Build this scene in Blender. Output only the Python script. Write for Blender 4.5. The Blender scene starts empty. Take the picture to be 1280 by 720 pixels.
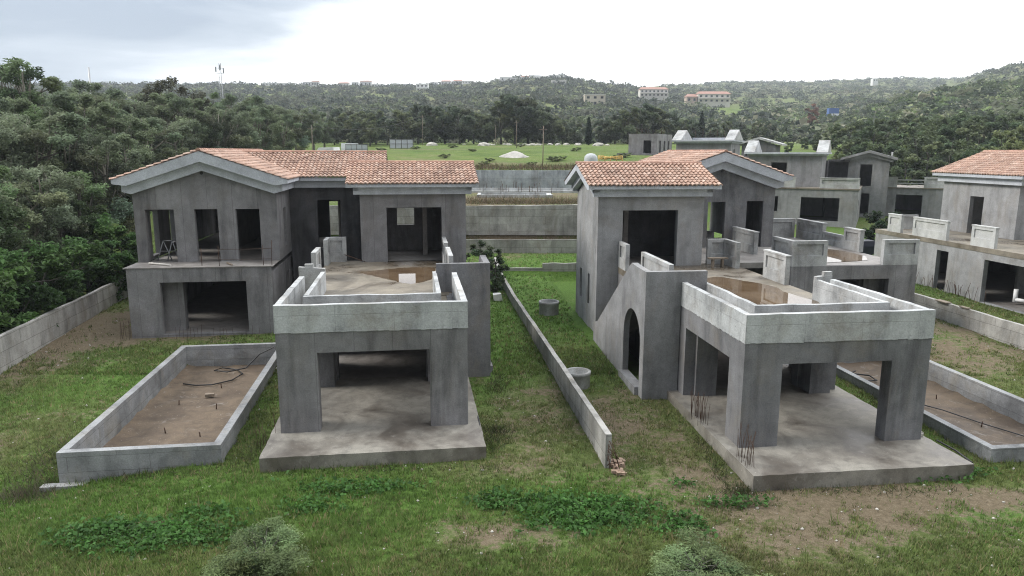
import bpy, bmesh, math, random
import numpy as np
from mathutils import Vector, Matrix

random.seed(7)
RNG = np.random.default_rng(11)
scene = bpy.context.scene
COL = scene.collection
PI = math.pi

# ------------------------------------------------------------------ camera
F_PX = 905.3
PITCH = math.radians(10.706)
ROLL = math.radians(0.139)
CAM_H = 9.2
cam_d = bpy.data.cameras.new('camera')
cam_d.sensor_width = 36.0
cam_d.lens = F_PX / 1280.0 * 36.0
cam_d.clip_end = 9000
cam_d.clip_start = 0.1
cam = bpy.data.objects.new('camera', cam_d)
COL.objects.link(cam)
fw = Vector((0, math.cos(PITCH), -math.sin(PITCH)))
rt = Vector((1, 0, 0))
upv = Vector((0, math.sin(PITCH), math.cos(PITCH)))
rr = math.cos(ROLL) * rt + math.sin(ROLL) * upv
uu = -math.sin(ROLL) * rt + math.cos(ROLL) * upv
M3 = Matrix((rr, uu, -fw)).transposed()
cam.matrix_world = Matrix.Translation((0, 0, CAM_H)) @ M3.to_4x4()
scene.camera = cam

# ------------------------------------------------------------------ helpers: tagging
def tag(o, label=None, cat=None, group=None, kind=None):
    if label: o['label'] = label
    if cat: o['category'] = cat
    if group: o['group'] = group
    if kind: o['kind'] = kind
    return o

def empty(name, loc=(0, 0, 0), rz=0.0):
    o = bpy.data.objects.new(name, None)
    COL.objects.link(o)
    o.location = loc
    o.rotation_euler = (0, 0, rz)
    o.empty_display_size = 0.3
    return o

def copy_tree(o, parent=None):
    c = o.copy()
    COL.objects.link(c)
    if parent: c.parent = parent
    for ch in list(o.children):
        copy_tree(ch, c)
    return c

class MB:
    """collects faces for ONE mesh object"""
    def __init__(s, fx=None):
        s.v = []; s.f = []; s.fx = fx; s.sm = []; s.col = []
    def face(s, pts, smooth=False, col=None):
        b = len(s.v)
        s.v.extend(tuple(p) for p in pts)
        s.f.append(tuple(range(b, b + len(pts))))
        s.sm.append(smooth); s.col.append(col)
    def mesh(s, verts, faces, smooth=False, col=None):
        b = len(s.v)
        s.v.extend(tuple(p) for p in verts)
        for f in faces:
            s.f.append(tuple(i + b for i in f)); s.sm.append(smooth); s.col.append(col)
    def box(s, x0, x1, y0, y1, z0, z1, col=None):
        s.hexa([(x0, y0, z0), (x1, y0, z0), (x1, y1, z0), (x0, y1, z0)],
               [(x0, y0, z1), (x1, y0, z1), (x1, y1, z1), (x0, y1, z1)], col)
    def hexa(s, bot, top, col=None):
        s.mesh(list(bot) + list(top),
               [(3, 2, 1, 0), (4, 5, 6, 7), (0, 1, 5, 4), (1, 2, 6, 5), (2, 3, 7, 6), (3, 0, 4, 7)], False, col)
    def tube(s, pts, radii, n=6, cap=True, smooth=True, col=None):
        pts = [Vector(p) for p in pts]
        if not hasattr(radii, '__len__'): radii = [radii] * len(pts)
        rings = []
        ref = Vector((0.31, 0.77, 0.55)).normalized()
        for i, p in enumerate(pts):
            d = (pts[min(i + 1, len(pts) - 1)] - pts[max(i - 1, 0)])
            if d.length < 1e-9: d = Vector((0, 0, 1))
            d.normalize()
            a = d.cross(ref)
            if a.length < 0.1: a = d.cross(Vector((1, 0, 0)))
            a.normalize(); b = d.cross(a)
            rings.append([p + radii[i] * (math.cos(2 * PI * k / n) * a + math.sin(2 * PI * k / n) * b) for k in range(n)])
        vs = [q for r in rings for q in r]
        fs = []
        for i in range(len(pts) - 1):
            for k in range(n):
                fs.append((i * n + k, i * n + (k + 1) % n, (i + 1) * n + (k + 1) % n, (i + 1) * n + k))
        s.mesh(vs, fs, smooth, col)
        if cap:
            s.mesh(rings[0], [tuple(range(n - 1, -1, -1))], False, col)
            s.mesh(rings[-1], [tuple(range(n))], False, col)
    def build(s, name, mat, parent=None, colattr=False, clean=True):
        me = bpy.data.meshes.new(name)
        vs = s.v
        if s.fx: vs = [s.fx(*p) for p in vs]
        me.from_pydata(vs, [], s.f)
        if colattr:
            ca = me.color_attributes.new('tint', 'FLOAT_COLOR', 'CORNER')
            arr = []
            for f, c in zip(s.f, s.col):
                c = c or (0.5, 0.5, 0.5)
                arr.extend([(c[0], c[1], c[2], 1.0)] * len(f))
            ca.data.foreach_set('color', np.array(arr, dtype=np.float32).ravel())
        me.polygons.foreach_set('use_smooth', np.array(s.sm, dtype=bool))
        if clean:
            bm = bmesh.new(); bm.from_mesh(me)
            if not colattr: bmesh.ops.remove_doubles(bm, verts=bm.verts, dist=1e-5)
            bmesh.ops.recalc_face_normals(bm, faces=bm.faces)
            bm.to_mesh(me); bm.free()
        me.materials.append(mat)
        o = bpy.data.objects.new(name, me)
        COL.objects.link(o)
        if parent: o.parent = parent
        return o

def np_mesh(name, V, Q, mat, parent=None, tint=None, smooth=False):
    """V (n,3); Q (m,k) faces of k corners; tint (m,3) per face colour"""
    me = bpy.data.meshes.new(name)
    V = np.asarray(V, np.float32); Q = np.asarray(Q, np.int32)
    m, k = Q.shape
    me.vertices.add(len(V)); me.vertices.foreach_set('co', V.ravel())
    me.loops.add(m * k); me.loops.foreach_set('vertex_index', Q.ravel())
    me.polygons.add(m)
    me.polygons.foreach_set('loop_start', np.arange(0, m * k, k, dtype=np.int32))
    me.polygons.foreach_set('loop_total', np.full(m, k, np.int32))
    if smooth: me.polygons.foreach_set('use_smooth', np.ones(m, bool))
    me.update(calc_edges=True)
    if tint is not None:
        ca = me.color_attributes.new('tint', 'FLOAT_COLOR', 'CORNER')
        c = np.concatenate([np.asarray(tint, np.float32), np.ones((m, 1), np.float32)], 1)
        ca.data.foreach_set('color', np.repeat(c, k, axis=0).ravel())
    me.validate()
    me.materials.append(mat)
    o = bpy.data.objects.new(name, me)
    COL.objects.link(o)
    if parent: o.parent = parent
    return o

def sstep(a, b, x):
    t = np.clip((np.asarray(x, float) - a) / (b - a), 0, 1)
    return t * t * (3 - 2 * t)

def _hash(ix, iy, seed):
    h = (ix.astype(np.int64) * 374761393 + iy.astype(np.int64) * 668265263 + seed * 974711) & 0x7fffffff
    h = ((h ^ (h >> 13)) * 1274126177) & 0x7fffffff
    return ((h ^ (h >> 16)) & 0xffff) / 65535.0

def vnoise(x, y, seed=0):
    x = np.asarray(x, float); y = np.asarray(y, float)
    ix = np.floor(x); iy = np.floor(y); fx = x - ix; fy = y - iy
    fx = fx * fx * (3 - 2 * fx); fy = fy * fy * (3 - 2 * fy)
    a = _hash(ix, iy, seed); b = _hash(ix + 1, iy, seed); c = _hash(ix, iy + 1, seed); d = _hash(ix + 1, iy + 1, seed)
    return (a * (1 - fx) + b * fx) * (1 - fy) + (c * (1 - fx) + d * fx) * fy

def fbm(x, y, seed=0, oct=4):
    r = 0; a = 0.5; t = 0
    for i in range(oct):
        r = r + a * vnoise(x * 2 ** i + 17.3 * i, y * 2 ** i - 9.1 * i, seed + i); t += a; a *= 0.5
    return r / t

# ------------------------------------------------------------------ materials
def new_mat(name):
    m = bpy.data.materials.new(name); m.use_nodes = True
    nt = m.node_tree
    return m, nt, nt.nodes['Principled BSDF']

class N:
    def __init__(s, nt): s.nt = nt
    def new(s, t, **k):
        n = s.nt.nodes.new(t)
        for a, b in k.items(): setattr(n, a, b)
        return n
    def link(s, a, b): s.nt.links.new(a, b)
    def coords(s, scale=(1, 1, 1), src='Object', loc=(0, 0, 0)):
        t = s.new('ShaderNodeTexCoord'); m = s.new('ShaderNodeMapping')
        m.inputs['Scale'].default_value = scale; m.inputs['Location'].default_value = loc
        s.link(t.outputs[src], m.inputs['Vector']); return m.outputs['Vector']
    def noise(s, vec, scale, detail=4, rough=0.55, dist=0.0):
        n = s.new('ShaderNodeTexNoise'); n.inputs['Scale'].default_value = scale
        n.inputs['Detail'].default_value = detail; n.inputs['Roughness'].default_value = rough
        n.inputs['Distortion'].default_value = dist
        s.link(vec, n.inputs['Vector']); return n.outputs['Fac']
    def ramp(s, fac, stops):
        r = s.new('ShaderNodeValToRGB'); e = r.color_ramp.elements
        while len(e) < len(stops): e.new(0.5)
        for i, (p, c) in enumerate(stops):
            e[i].position = p; e[i].color = (c[0], c[1], c[2], 1) if hasattr(c, '__len__') else (c, c, c, 1)
        s.link(fac, r.inputs['Fac']); return r.outputs['Color']
    def mix(s, a, b, fac=0.5, mode='MIX'):
        n = s.new('ShaderNodeMix'); n.data_type = 'RGBA'; n.blend_type = mode
        for i, v in ((0, fac), (6, a), (7, b)):
            if hasattr(v, 'is_linked'): s.link(v, n.inputs[i])
            elif i == 0: n.inputs[0].default_value = v
            else: n.inputs[i].default_value = (v[0], v[1], v[2], 1)
        return n.outputs[2]
    def math(s, op, a, b=0.0):
        n = s.new('ShaderNodeMath'); n.operation = op
        for i, v in ((0, a), (1, b)):
            if hasattr(v, 'is_linked'): s.link(v, n.inputs[i])
            else: n.inputs[i].default_value = v
        return n.outputs[0]
    def bump(s, h, strength, dist, bsdf):
        b = s.new('ShaderNodeBump'); b.inputs['Strength'].default_value = strength; b.inputs['Distance'].default_value = dist
        s.link(h, b.inputs['Height']); s.link(b.outputs['Normal'], bsdf.inputs['Normal'])

def concrete(name, base, warm=(0.17, 0.15, 0.125), stain=0.5, streak=0.5, panel=None, rough=0.9, white=0.0, mott=0.35):
    """bare cast concrete: cloudy mottling, rain streaks running down, darker damp stains, faint formwork joints"""
    m, nt, bs = new_mat(name); n = N(nt)
    oc = n.coords((1, 1, 1))
    big = n.noise(oc, 0.55, 5, 0.6, 0.6)
    mid = n.noise(oc, 2.3, 5, 0.65, 0.3)
    fine = n.noise(oc, 22, 4, 0.7)
    stv = n.coords((0.85, 0.85, 0.13))
    st = n.noise(stv, 1.5, 5, 0.62, 0.25)
    stv2 = n.coords((4.5, 4.5, 0.3), loc=(3.1, 7.7, 0))
    st2 = n.noise(stv2, 1.6, 3, 0.6)
    d = tuple(c * (1 - mott) for c in base); l = tuple(min(1, c * (1 + mott)) for c in base)
    c = n.ramp(big, [(0.3, d), (0.5, base), (0.72, l)])
    c = n.mix(c, n.ramp(mid, [(0.3, 0.8), (0.52, 1.0), (0.75, 1.14)]), 0.8, 'MULTIPLY')
    c = n.mix(c, n.ramp(st, [(0.34, 0.55), (0.5, 1.0), (0.74, 1.18)]), streak, 'MULTIPLY')
    c = n.mix(c, n.ramp(st2, [(0.3, 0.8), (0.5, 1.0), (0.8, 1.08)]), streak * 0.3, 'MULTIPLY')
    wmask = n.ramp(n.noise(n.coords((1, 1, 0.6), loc=(5, 2, 9)), 0.8, 5, 0.65, 0.8), [(0.5, 0.0), (0.68, 1.0)])
    c = n.mix(c, warm, n.math('MULTIPLY', wmask, stain * 0.75))
    if white:
        wm = n.ramp(n.noise(n.coords((0.8, 0.8, 0.9), loc=(1, 8, 3)), 1.1, 5, 0.7, 0.5), [(0.42, 0.0), (0.62, 1.0)])
        c = n.mix(c, (0.52, 0.535, 0.535), n.math('MULTIPLY', wm, white))
    hgt = n.math('ADD', n.math('MULTIPLY', fine, 0.5), n.math('MULTIPLY', mid, 0.8))
    if panel:
        bw, bh, off, amt = panel
        t = n.new('ShaderNodeTexCoord'); sx = n.new('ShaderNodeSeparateXYZ'); n.link(t.outputs['Object'], sx.inputs[0])
        cx = n.new('ShaderNodeCombineXYZ')
        n.link(n.math('ADD', n.math('ADD', sx.outputs[0], sx.outputs[1]), n.math('MULTIPLY', mid, 0.05)), cx.inputs[0])
        n.link(n.math('ADD', sx.outputs[2], n.math('MULTIPLY', big, 0.06)), cx.inputs[1])
        b = n.new('ShaderNodeTexBrick'); b.offset = off
        b.inputs['Color1'].default_value = (0.86, 0.86, 0.86, 1); b.inputs['Color2'].default_value = (1.1, 1.1, 1.1, 1)
        b.inputs['Mortar'].default_value = (0.55, 0.54, 0.53, 1); b.inputs['Scale'].default_value = 1
        b.inputs['Mortar Size'].default_value = 0.014; b.inputs['Mortar Smooth'].default_value = 0.4
        b.inputs['Brick Width'].default_value = bw; b.inputs['Row Height'].default_value = bh
        n.link(cx.outputs[0], b.inputs['Vector'])
        c = n.mix(c, b.outputs['Color'], amt, 'MULTIPLY')
        hgt = n.math('SUBTRACT', hgt, n.math('MULTIPLY', b.outputs['Fac'], 0.4))
    c = n.mix(c, n.ramp(fine, [(0.3, 0.78), (0.7, 1.2)]), 0.9, 'MULTIPLY')
    # moss / dirt specks
    sp = n.noise(n.coords(), 9, 3, 0.7)
    c = n.mix(c, (0.06, 0.058, 0.05), n.math('MULTIPLY', n.ramp(sp, [(0.66, 0.0), (0.74, 1.0)]), 0.35 * stain + 0.08))
    n.link(c, bs.inputs['Base Color'])
    bs.inputs['Roughness'].default_value = rough
    bs.inputs['Specular IOR Level'].default_value = 0.25
    n.bump(hgt, 0.5, 0.03, bs)
    return m

def slab_mat(name, dry, damp, scale=0.35, wet=0.5):
    m, nt, bs = new_mat(name); n = N(nt)
    oc = n.coords()
    big = n.noise(oc, scale, 6, 0.62, 0.8)
    mid = n.noise(oc, 2.1, 5, 0.7, 0.4)
    fine = n.noise(oc, 26, 3, 0.7)
    msk = n.ramp(big, [(0.4, 0.0), (0.62, 1.0)])
    c = n.mix(dry, damp, msk)
    c = n.mix(c, n.ramp(mid, [(0.28, 0.6), (0.5, 1.0), (0.75, 1.25)]), 0.85, 'MULTIPLY')
    c = n.mix(c, n.ramp(fine, [(0.3, 0.8), (0.7, 1.18)]), 0.8, 'MULTIPLY')
    pale = n.ramp(n.noise(n.coords(loc=(4, 4, 1)), 1.2, 6, 0.75, 1.2), [(0.58, 0.0), (0.7, 1.0)])
    c = n.mix(c, (0.42, 0.40, 0.37), n.math('MULTIPLY', pale, 0.35))
    sp = n.noise(n.coords(loc=(2, 9, 3)), 13, 2, 0.6)
    c = n.mix(c, (0.5, 0.48, 0.45), n.math('MULTIPLY', n.ramp(sp, [(0.7, 0.0), (0.74, 1.0)]), 0.5))
    n.link(c, bs.inputs['Base Color'])
    rg = n.math('SUBTRACT', 0.9, n.math('MULTIPLY', msk, wet))
    n.link(rg, bs.inputs['Roughness'])
    n.bump(n.math('ADD', n.math('MULTIPLY', fine, 0.4), mid), 0.4, 0.02, bs)
    return m

def plain(name, col, rough=0.7, metal=0.0, var=0.15, scale=6.0, spec=0.4):
    m, nt, bs = new_mat(name); n = N(nt)
    f = n.noise(n.coords(), scale, 4, 0.6)
    c = n.ramp(f, [(0.3, tuple(x * (1 - var) for x in col)), (0.7, tuple(min(1, x * (1 + var)) for x in col))])
    n.link(c, bs.inputs['Base Color'])
    bs.inputs['Roughness'].default_value = rough; bs.inputs['Metallic'].default_value = metal
    bs.inputs['Specular IOR Level'].default_value = spec
    return m

def tint_mat(name, rough=0.8, trans=0.0, noise=0.25, nscale=3.0, spec=0.2, emit=None):
    """colour comes per face from the mesh, with a little extra mottling"""
    m, nt, bs = new_mat(name); n = N(nt)
    a = n.new('ShaderNodeAttribute'); a.attribute_name = 'tint'
    f = n.noise(n.coords(), nscale, 3, 0.6)
    c = n.mix(a.outputs['Color'], n.ramp(f, [(0.3, 1 - noise), (0.7, 1 + noise)]), 1.0, 'MULTIPLY')
    n.link(c, bs.inputs['Base Color'])
    bs.inputs['Roughness'].default_value = rough
    bs.inputs['Specular IOR Level'].default_value = spec
    if trans > 0:
        tr = n.new('ShaderNodeBsdfTranslucent'); n.link(c, tr.inputs['Color'])
        mx = n.new('ShaderNodeMixShader'); mx.inputs[0].default_value = trans
        out = nt.nodes['Material Output']
        n.link(bs.outputs[0], mx.inputs[1]); n.link(tr.outputs[0], mx.inputs[2]); n.link(mx.outputs[0], out.inputs['Surface'])
    return m

M = {}
M['wall'] = concrete('cast_concrete', (0.208, 0.204, 0.207), warm=(0.175, 0.155, 0.135), stain=0.5, streak=0.9, panel=(1.25, 9.0, 0.0, 0.7), mott=0.22)
M['wall_render'] = concrete('rendered_concrete', (0.172, 0.172, 0.178), warm=(0.2, 0.18, 0.155), stain=0.6, streak=0.9, mott=0.26)
M['wall_light'] = concrete('pale_rendered_concrete', (0.285, 0.286, 0.288), warm=(0.23, 0.20, 0.165), stain=0.55, streak=0.6, mott=0.18)
M['wall_light2'] = concrete('flank_render', (0.235, 0.236, 0.24), warm=(0.21, 0.185, 0.155), stain=0.45, streak=0.6, mott=0.18)
M['pier_white'] = concrete('whitish_concrete', (0.46, 0.46, 0.445), warm=(0.34, 0.31, 0.27), stain=0.35, streak=0.4, white=0.4, mott=0.2)
M['wall_damp_shade'] = concrete('damp_shade_concrete', (0.075, 0.075, 0.08), warm=(0.11, 0.10, 0.09), stain=0.5, streak=0.9, mott=0.5)  # damp link walls; also the painted shade inside the right block
M['parapet'] = concrete('pale_concrete', (0.40, 0.41, 0.412), warm=(0.25, 0.225, 0.185), stain=0.8, streak=0.85, white=0.5, panel=(1.9, 4.0, 0.0, 0.4))
M['pier'] = concrete('pale_pier_concrete', (0.35, 0.352, 0.348), warm=(0.22, 0.195, 0.16), stain=0.7, streak=0.7, white=0.4)
M['cornice'] = concrete('cornice_render', (0.46, 0.48, 0.515), warm=(0.27, 0.26, 0.25), stain=0.15, streak=0.2, mott=0.15)
M['garden_wall'] = concrete('board_marked_concrete', (0.35, 0.342, 0.322), warm=(0.20, 0.175, 0.14), stain=0.8, streak=0.7, panel=(2.4, 0.62, 0.37, 1.0), mott=0.28)
M['pool_wall'] = concrete('pool_concrete', (0.23, 0.235, 0.24), warm=(0.25, 0.225, 0.18), stain=0.7, streak=0.5, panel=(2.4, 0.5, 0.4, 0.6), white=0.25)
M['platform'] = slab_mat('terrace_screed', (0.255, 0.24, 0.208), (0.12, 0.106, 0.09), 0.4, 0.45)
M['floor'] = slab_mat('interior_screed', (0.25, 0.235, 0.22), (0.15, 0.135, 0.125), 0.5, 0.4)
M['roof_floor'] = slab_mat('roof_terrace_screed', (0.21, 0.185, 0.145), (0.10, 0.08, 0.058), 0.3, 0.68)
M['rust'] = plain('rusty_steel', (0.07, 0.04, 0.027), 0.8, 0.3, 0.3, 20)
M['soil'] = slab_mat('bare_soil', (0.135, 0.10, 0.068), (0.085, 0.06, 0.04), 0.5, 0.15)
M['tile'] = tint_mat('clay_tile', 0.75, 0, 0.22, 7.0, 0.3)
M['fence_panel'] = plain('fence_panel', (0.50, 0.53, 0.58), 0.5, 0, 0.12)
M['fence_frame'] = plain('fence_frame', (0.09, 0.095, 0.10), 0.6, 0.3, 0.2)
M['tank'] = plain('tank_plastic', (0.42, 0.44, 0.45), 0.6, 0, 0.1)
M['white_plastic'] = plain('white_plastic', (0.75, 0.76, 0.77), 0.45, 0, 0.06)
M['hose'] = plain('black_hose', (0.02, 0.02, 0.022), 0.5, 0, 0.2)
M['timber'] = plain('weathered_timber', (0.22, 0.18, 0.14), 0.85, 0, 0.3)
M['pale_timber'] = plain('pale_timber', (0.5, 0.48, 0.44), 0.85, 0, 0.2)
M['steel'] = plain('dull_steel', (0.32, 0.33, 0.34), 0.5, 0.6, 0.2)
M['rock'] = plain('limestone', (0.42, 0.40, 0.36), 0.95, 0, 0.35, 3.0)
M['rubble'] = plain('brick_rubble', (0.28, 0.2, 0.15), 0.95, 0, 0.35, 5.0)
M['sand'] = plain('sand_pile', (0.40, 0.385, 0.35), 0.95, 0, 0.2, 2.0)
M['bark'] = plain('bark', (0.075, 0.07, 0.058), 0.95, 0, 0.4, 5.0)
M['pale_bark'] = plain('pale_bark', (0.15, 0.138, 0.112), 0.9, 0, 0.35, 3.0)
M['leaf'] = tint_mat('leaves', 0.6, 0.4, 0.2, 0.6, 0.25)
M['grassblade'] = tint_mat('grass_blades', 0.6, 0.3, 0.25, 0.7, 0.2)
M['paint'] = tint_mat('painted_surface', 0.35, 0, 0.05, 2.0, 0.5)
M['house'] = tint_mat('distant_render', 0.8, 0, 0.06, 0.5, 0.2)
M['glass'] = plain('dark_glass', (0.02, 0.025, 0.03), 0.08, 0, 0.1, 1.0, 0.6)
M['bluepaint'] = plain('blue_paint', (0.09, 0.16, 0.36), 0.5, 0, 0.1)
M['yellow'] = plain('yellow_timber', (0.55, 0.38, 0.12), 0.7, 0, 0.25)
M['wire'] = plain('cable', (0.03, 0.03, 0.03), 0.6)
M['cloth'] = plain('white_sack', (0.62, 0.62, 0.6), 0.8, 0, 0.15)

def puddle_material():
    m, nt, bs = new_mat('rain_water'); n = N(nt)
    f = n.noise(n.coords(), 0.9, 5, 0.6)
    c = n.ramp(f, [(0.3, (0.085, 0.055, 0.032)), (0.7, (0.15, 0.105, 0.065))])
    n.link(c, bs.inputs['Base Color'])
    bs.inputs['Roughness'].default_value = 0.02; bs.inputs['IOR'].default_value = 1.33
    bs.inputs['Specular IOR Level'].default_value = 0.5
    n.bump(n.noise(n.coords(), 9, 2, 0.5), 0.03, 0.004, bs)
    return m
M['water'] = puddle_material()

def ground_material():
    """mesh colour says soil/grass zones; noise breaks it up at three finer scales"""
    m, nt, bs = new_mat('grass_and_soil'); n = N(nt)
    a = n.new('ShaderNodeAttribute'); a.attribute_name = 'zones'
    s = n.new('ShaderNodeSeparateColor'); n.link(a.outputs['Color'], s.inputs[0])
    oc = n.coords(src='Object')
    n1 = n.noise(oc, 1.3, 6, 0.68, 0.4); n2 = n.noise(oc, 6.0, 5, 0.7, 0.2); n3 = n.noise(oc, 28.0, 3, 0.7); n0 = n.noise(oc, 0.06, 5, 0.6)
    br = n.math('ADD', n.math('MULTIPLY', n.math('SUBTRACT', n1, 0.5), 1.7), n.math('MULTIPLY', n.math('SUBTRACT', n2, 0.5), 1.5))
    dirt = n.ramp(n.math('ADD', s.outputs[0], br), [(0.36, 0.0), (0.75, 1.0)])
    lush = n.ramp(n.math('ADD', s.outputs[1], br), [(0.35, 0.0), (0.65, 1.0)])
    g_old = n.ramp(n2, [(0.25, (0.065, 0.088, 0.027)), (0.5, (0.105, 0.132, 0.043)), (0.8, (0.165, 0.175, 0.07))])
    g_new = n.ramp(n2, [(0.25, (0.05, 0.095, 0.02)), (0.5, (0.088, 0.16, 0.033)), (0.8, (0.14, 0.21, 0.055))])
    soil = n.ramp(n.math('ADD', n.math('MULTIPLY', n2, 0.7), n.math('MULTIPLY', n3, 0.3)), [(0.25, (0.09, 0.07, 0.045)), (0.5, (0.165, 0.132, 0.088)), (0.75, (0.25, 0.21, 0.148))])
    c = n.mix(g_old, g_new, lush)
    c = n.mix(c, soil, dirt)
    n00 = n.noise(oc, 0.22, 5, 0.65, 0.8)
    field = n.ramp(n.math('ADD', n.math('MULTIPLY', n0, 0.5), n.math('MULTIPLY', n00, 0.5)), [(0.36, (0.055, 0.085, 0.025)), (0.48, (0.105, 0.155, 0.035)), (0.56, (0.13, 0.165, 0.05)), (0.68, (0.19, 0.175, 0.09))])
    field = n.mix(field, n.ramp(n1, [(0.3, 0.75), (0.7, 1.2)]), 0.8, 'MULTIPLY')
    c = n.mix(c, field, s.outputs[2])
    c = n.mix(c, n.ramp(n3, [(0.25, 0.62), (0.55, 1.0), (0.8, 1.3)]), 0.85, 'MULTIPLY')
    n.link(c, bs.inputs['Base Color']); bs.inputs['Roughness'].default_value = 0.95
    bs.inputs['Specular IOR Level'].default_value = 0.1
    n.bump(n.math('ADD', n.math('MULTIPLY', n2, 1.0), n.math('MULTIPLY', n3, 0.5)), 0.9, 0.10, bs)
    return m
M['ground'] = ground_material()
# ------------------------------------------------------------------ terrain
LO = (-7.6316, 22.6529); LA = math.radians(7.913)
RO = (7.1722, 21.5459); RA = math.radians(6.817)

def to_local(x, y, o, a):
    dx = np.asarray(x, float) - o[0]; dy = np.asarray(y, float) - o[1]
    return dx * math.cos(a) + dy * math.sin(a), -dx * math.sin(a) + dy * math.cos(a)

def to_world(o, a, x, y, z=0.0):
    return (o[0] + x * math.cos(a) - y * math.sin(a), o[1] + x * math.sin(a) + y * math.cos(a), z)

SKY_PX = [-900, 0, 330, 400, 500, 600, 650, 700, 745, 770, 800, 860, 900, 1000, 1060, 1120, 1180, 1200, 1240, 1280, 1400, 2200]
SKY_PY = [112, 110, 111, 112, 112, 108, 102, 100, 107, 110, 112, 110, 106, 106, 103, 101, 102, 100, 89, 81, 70, 60]
SP_PX = [900, 1000, 1060, 1130, 1200, 1280, 1400, 2200]
SP_PY = [186, 172, 152, 128, 117, 113, 106, 95]

def terrain(x, y, pits=True):
    x = np.asarray(x, float); y = np.asarray(y, float)
    near = np.interp(y, [0, 16, 21, 30, 37, 45, 49], [-0.8, -0.6, -0.45, -0.27, -0.05, 0.08, 0.2])
    near = near + (fbm(x * 0.7, y * 0.7, 3) - 0.5) * 0.10 * sstep(60, 50, y)
    near = near - 0.2 * sstep(-11.5, -16, x) * sstep(33, 24, y) - 0.42 * np.exp(-((x + 14.2) / 3.2) ** 2 - ((y - 20.8) / 2.4) ** 2)
    ystep = 53.05 + 0 * x
    inner = (x > -3.2) & (x < 7)
    near = np.where(inner & (y > ystep), 0.66 + 0.01 * (y - 53), near)
    near = np.where(inner & (y > 60.75), 1.72, near)
    near = np.where(~inner & (y > 49), np.interp(y, [49, 62], [0.2, 0.8]), near)
    mid = np.interp(y, [62.0, 62.25, 88.0, 88.3, 100, 115, 130, 200, 260], [1.72, 4.62, 4.75, 6.9, 7.5, 8.5, 9.2, 11.2, 13])
    mid = np.where(y > 62.0, mid, near)
    right = np.interp(y, [49, 62, 80, 90, 100, 120, 150, 170, 200, 260], [0.1, 0.3, 1.2, 1.6, 2.2, 5.0, 9.0, 10.5, 11.2, 13])
    right = np.where(y > 49, right, near)
    left = np.interp(y, [45, 60, 80, 100, 150, 200, 260], [0.1, 2.0, 4.5, 6.0, 9.0, 11.2, 13])
    left = np.where(y > 45, left, near)
    wl = sstep(-22, -30, x); x0 = np.interp(y, [62, 88, 100, 130], [10.5, 15, 19, 26]); wr = sstep(0, 5.0, x - x0)
    z = mid * (1 - wl) * (1 - wr) + left * wl + right * wr * (1 - wl)
    # hills
    yy = np.maximum(y, 60.0)
    px = 640 + 921 * x / yy
    D = np.interp(px, [-900, 780, 900, 1180, 1230, 2200], [880, 900, 1500, 1500, 820, 760])
    zr = CAM_H + (189 - np.interp(px, SKY_PX, SKY_PY)) / 905 * D * 1.0
    t = (y - 215) / (D - 215)
    tt = np.clip(t, 0, 1)
    s = tt ** 1.15
    hill = 12 + (zr - 12) * s
    hill = hill + np.clip(tt, 0, 1) * (1 - tt) * 26 * (fbm(x / 120, y / 120, 21) - 0.5)
    hill = np.where(t > 1, zr - (y - D) * 0.05, hill)
    z = np.where(y > 215, z * (1 - sstep(215, 260, y)) + hill * sstep(215, 260, y), z)
    zs = CAM_H + (189 - np.interp(px, SP_PX, SP_PY)) / 905 * 430
    spur = np.exp(-((y - 430) / 120.0) ** 2) * np.maximum(zs - hill, 0) * sstep(215, 300, y)
    z = z + np.where(y > 215, spur * (0.93 + 0.14 * fbm(x / 40, y / 40, 5)), 0)
    if pits:
        for (o, a, mir) in ((LO, LA, True), (RO, RA, False)):
            lx, ly = to_local(x, y, o, a)
            if mir: lx = 6.2 - lx
            z = np.where((lx > 7.95) & (lx < 12.55) & (ly > -0.95) & (ly < 11.35), np.minimum(z, -1.45), z)
            z = np.where((lx > -0.25) & (lx < 6.4) & (ly > -1.7) & (ly < 15), np.minimum(z, -0.5), z)
            z = np.where((lx > -0.95) & (lx < 15.7) & (ly > 14.3) & (ly < 31), np.minimum(z, -0.15), z)
        lx, ly = to_local(x, y, RO, RA)
        z = np.where((lx > 24.7) & (lx < 36) & (ly > 10) & (ly < 31), np.minimum(z, -0.1), z)
    return z

def tz(x, y): return float(terrain(np.array([x]), np.array([y]), False)[0])

def pix(px, y, z=None):
    """world x of a photo column at depth y (used once, to read positions off the photo)"""
    zz = tz((px - 640) / 921 * y, y) if z is None else z
    dep = y * math.cos(PITCH) - (zz - CAM_H) * math.sin(PITCH)
    return (px - 640) / F_PX * dep

BLOBS_DIRT = [(8.8, 18.0, 4.6, 1.9, 0.74), (12.5, 19.4, 3.4, .8, 0.70), (-1.1, 20.9, 2.0, .7, 0.49), (-0.9, 17.3, 2.4, .9, 0.62), (-19.5, 37.6, 6.5, 3.2, 1.0), (-21.5, 33.5, 2.0, 5.0, 0.7), (22, 33.5, 3.6, 5.5, 0.70), (24, 41, 2.5, 6, 0.41),
              (0.9, 25.5, 1.7, 4.5, 0.60), (4.4, 24.3, 1.8, 3.2, 0.46), (5.6, 20.2, 2.4, 1.3, 0.37), (-9.5, 17.6, .8, .4, 0.57), (-15, 31.5, 4.0, 1.3, 0.37), (-14.5, 26.5, 2.2, 4.5, 0.29), (-18.2, 22.5, 1.2, 1.4, 0.57), (-5.5, 17.4, 1.0, .35, 0.41),
              (2.0, 33, 1.2, 4, 0.25), (-2.0, 31, 1.2, 6, 0.45), (0, 100, 14, 3, 0.57), (-18, 140, 16, 2.2, 0.66), (5, 112, 10, 2, 0.41), (0, 74, 14, 13, 0.61), (2, 62, 6, 1.2, 0.49), (9, 22.5, 2.0, .5, 0.33)]
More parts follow.
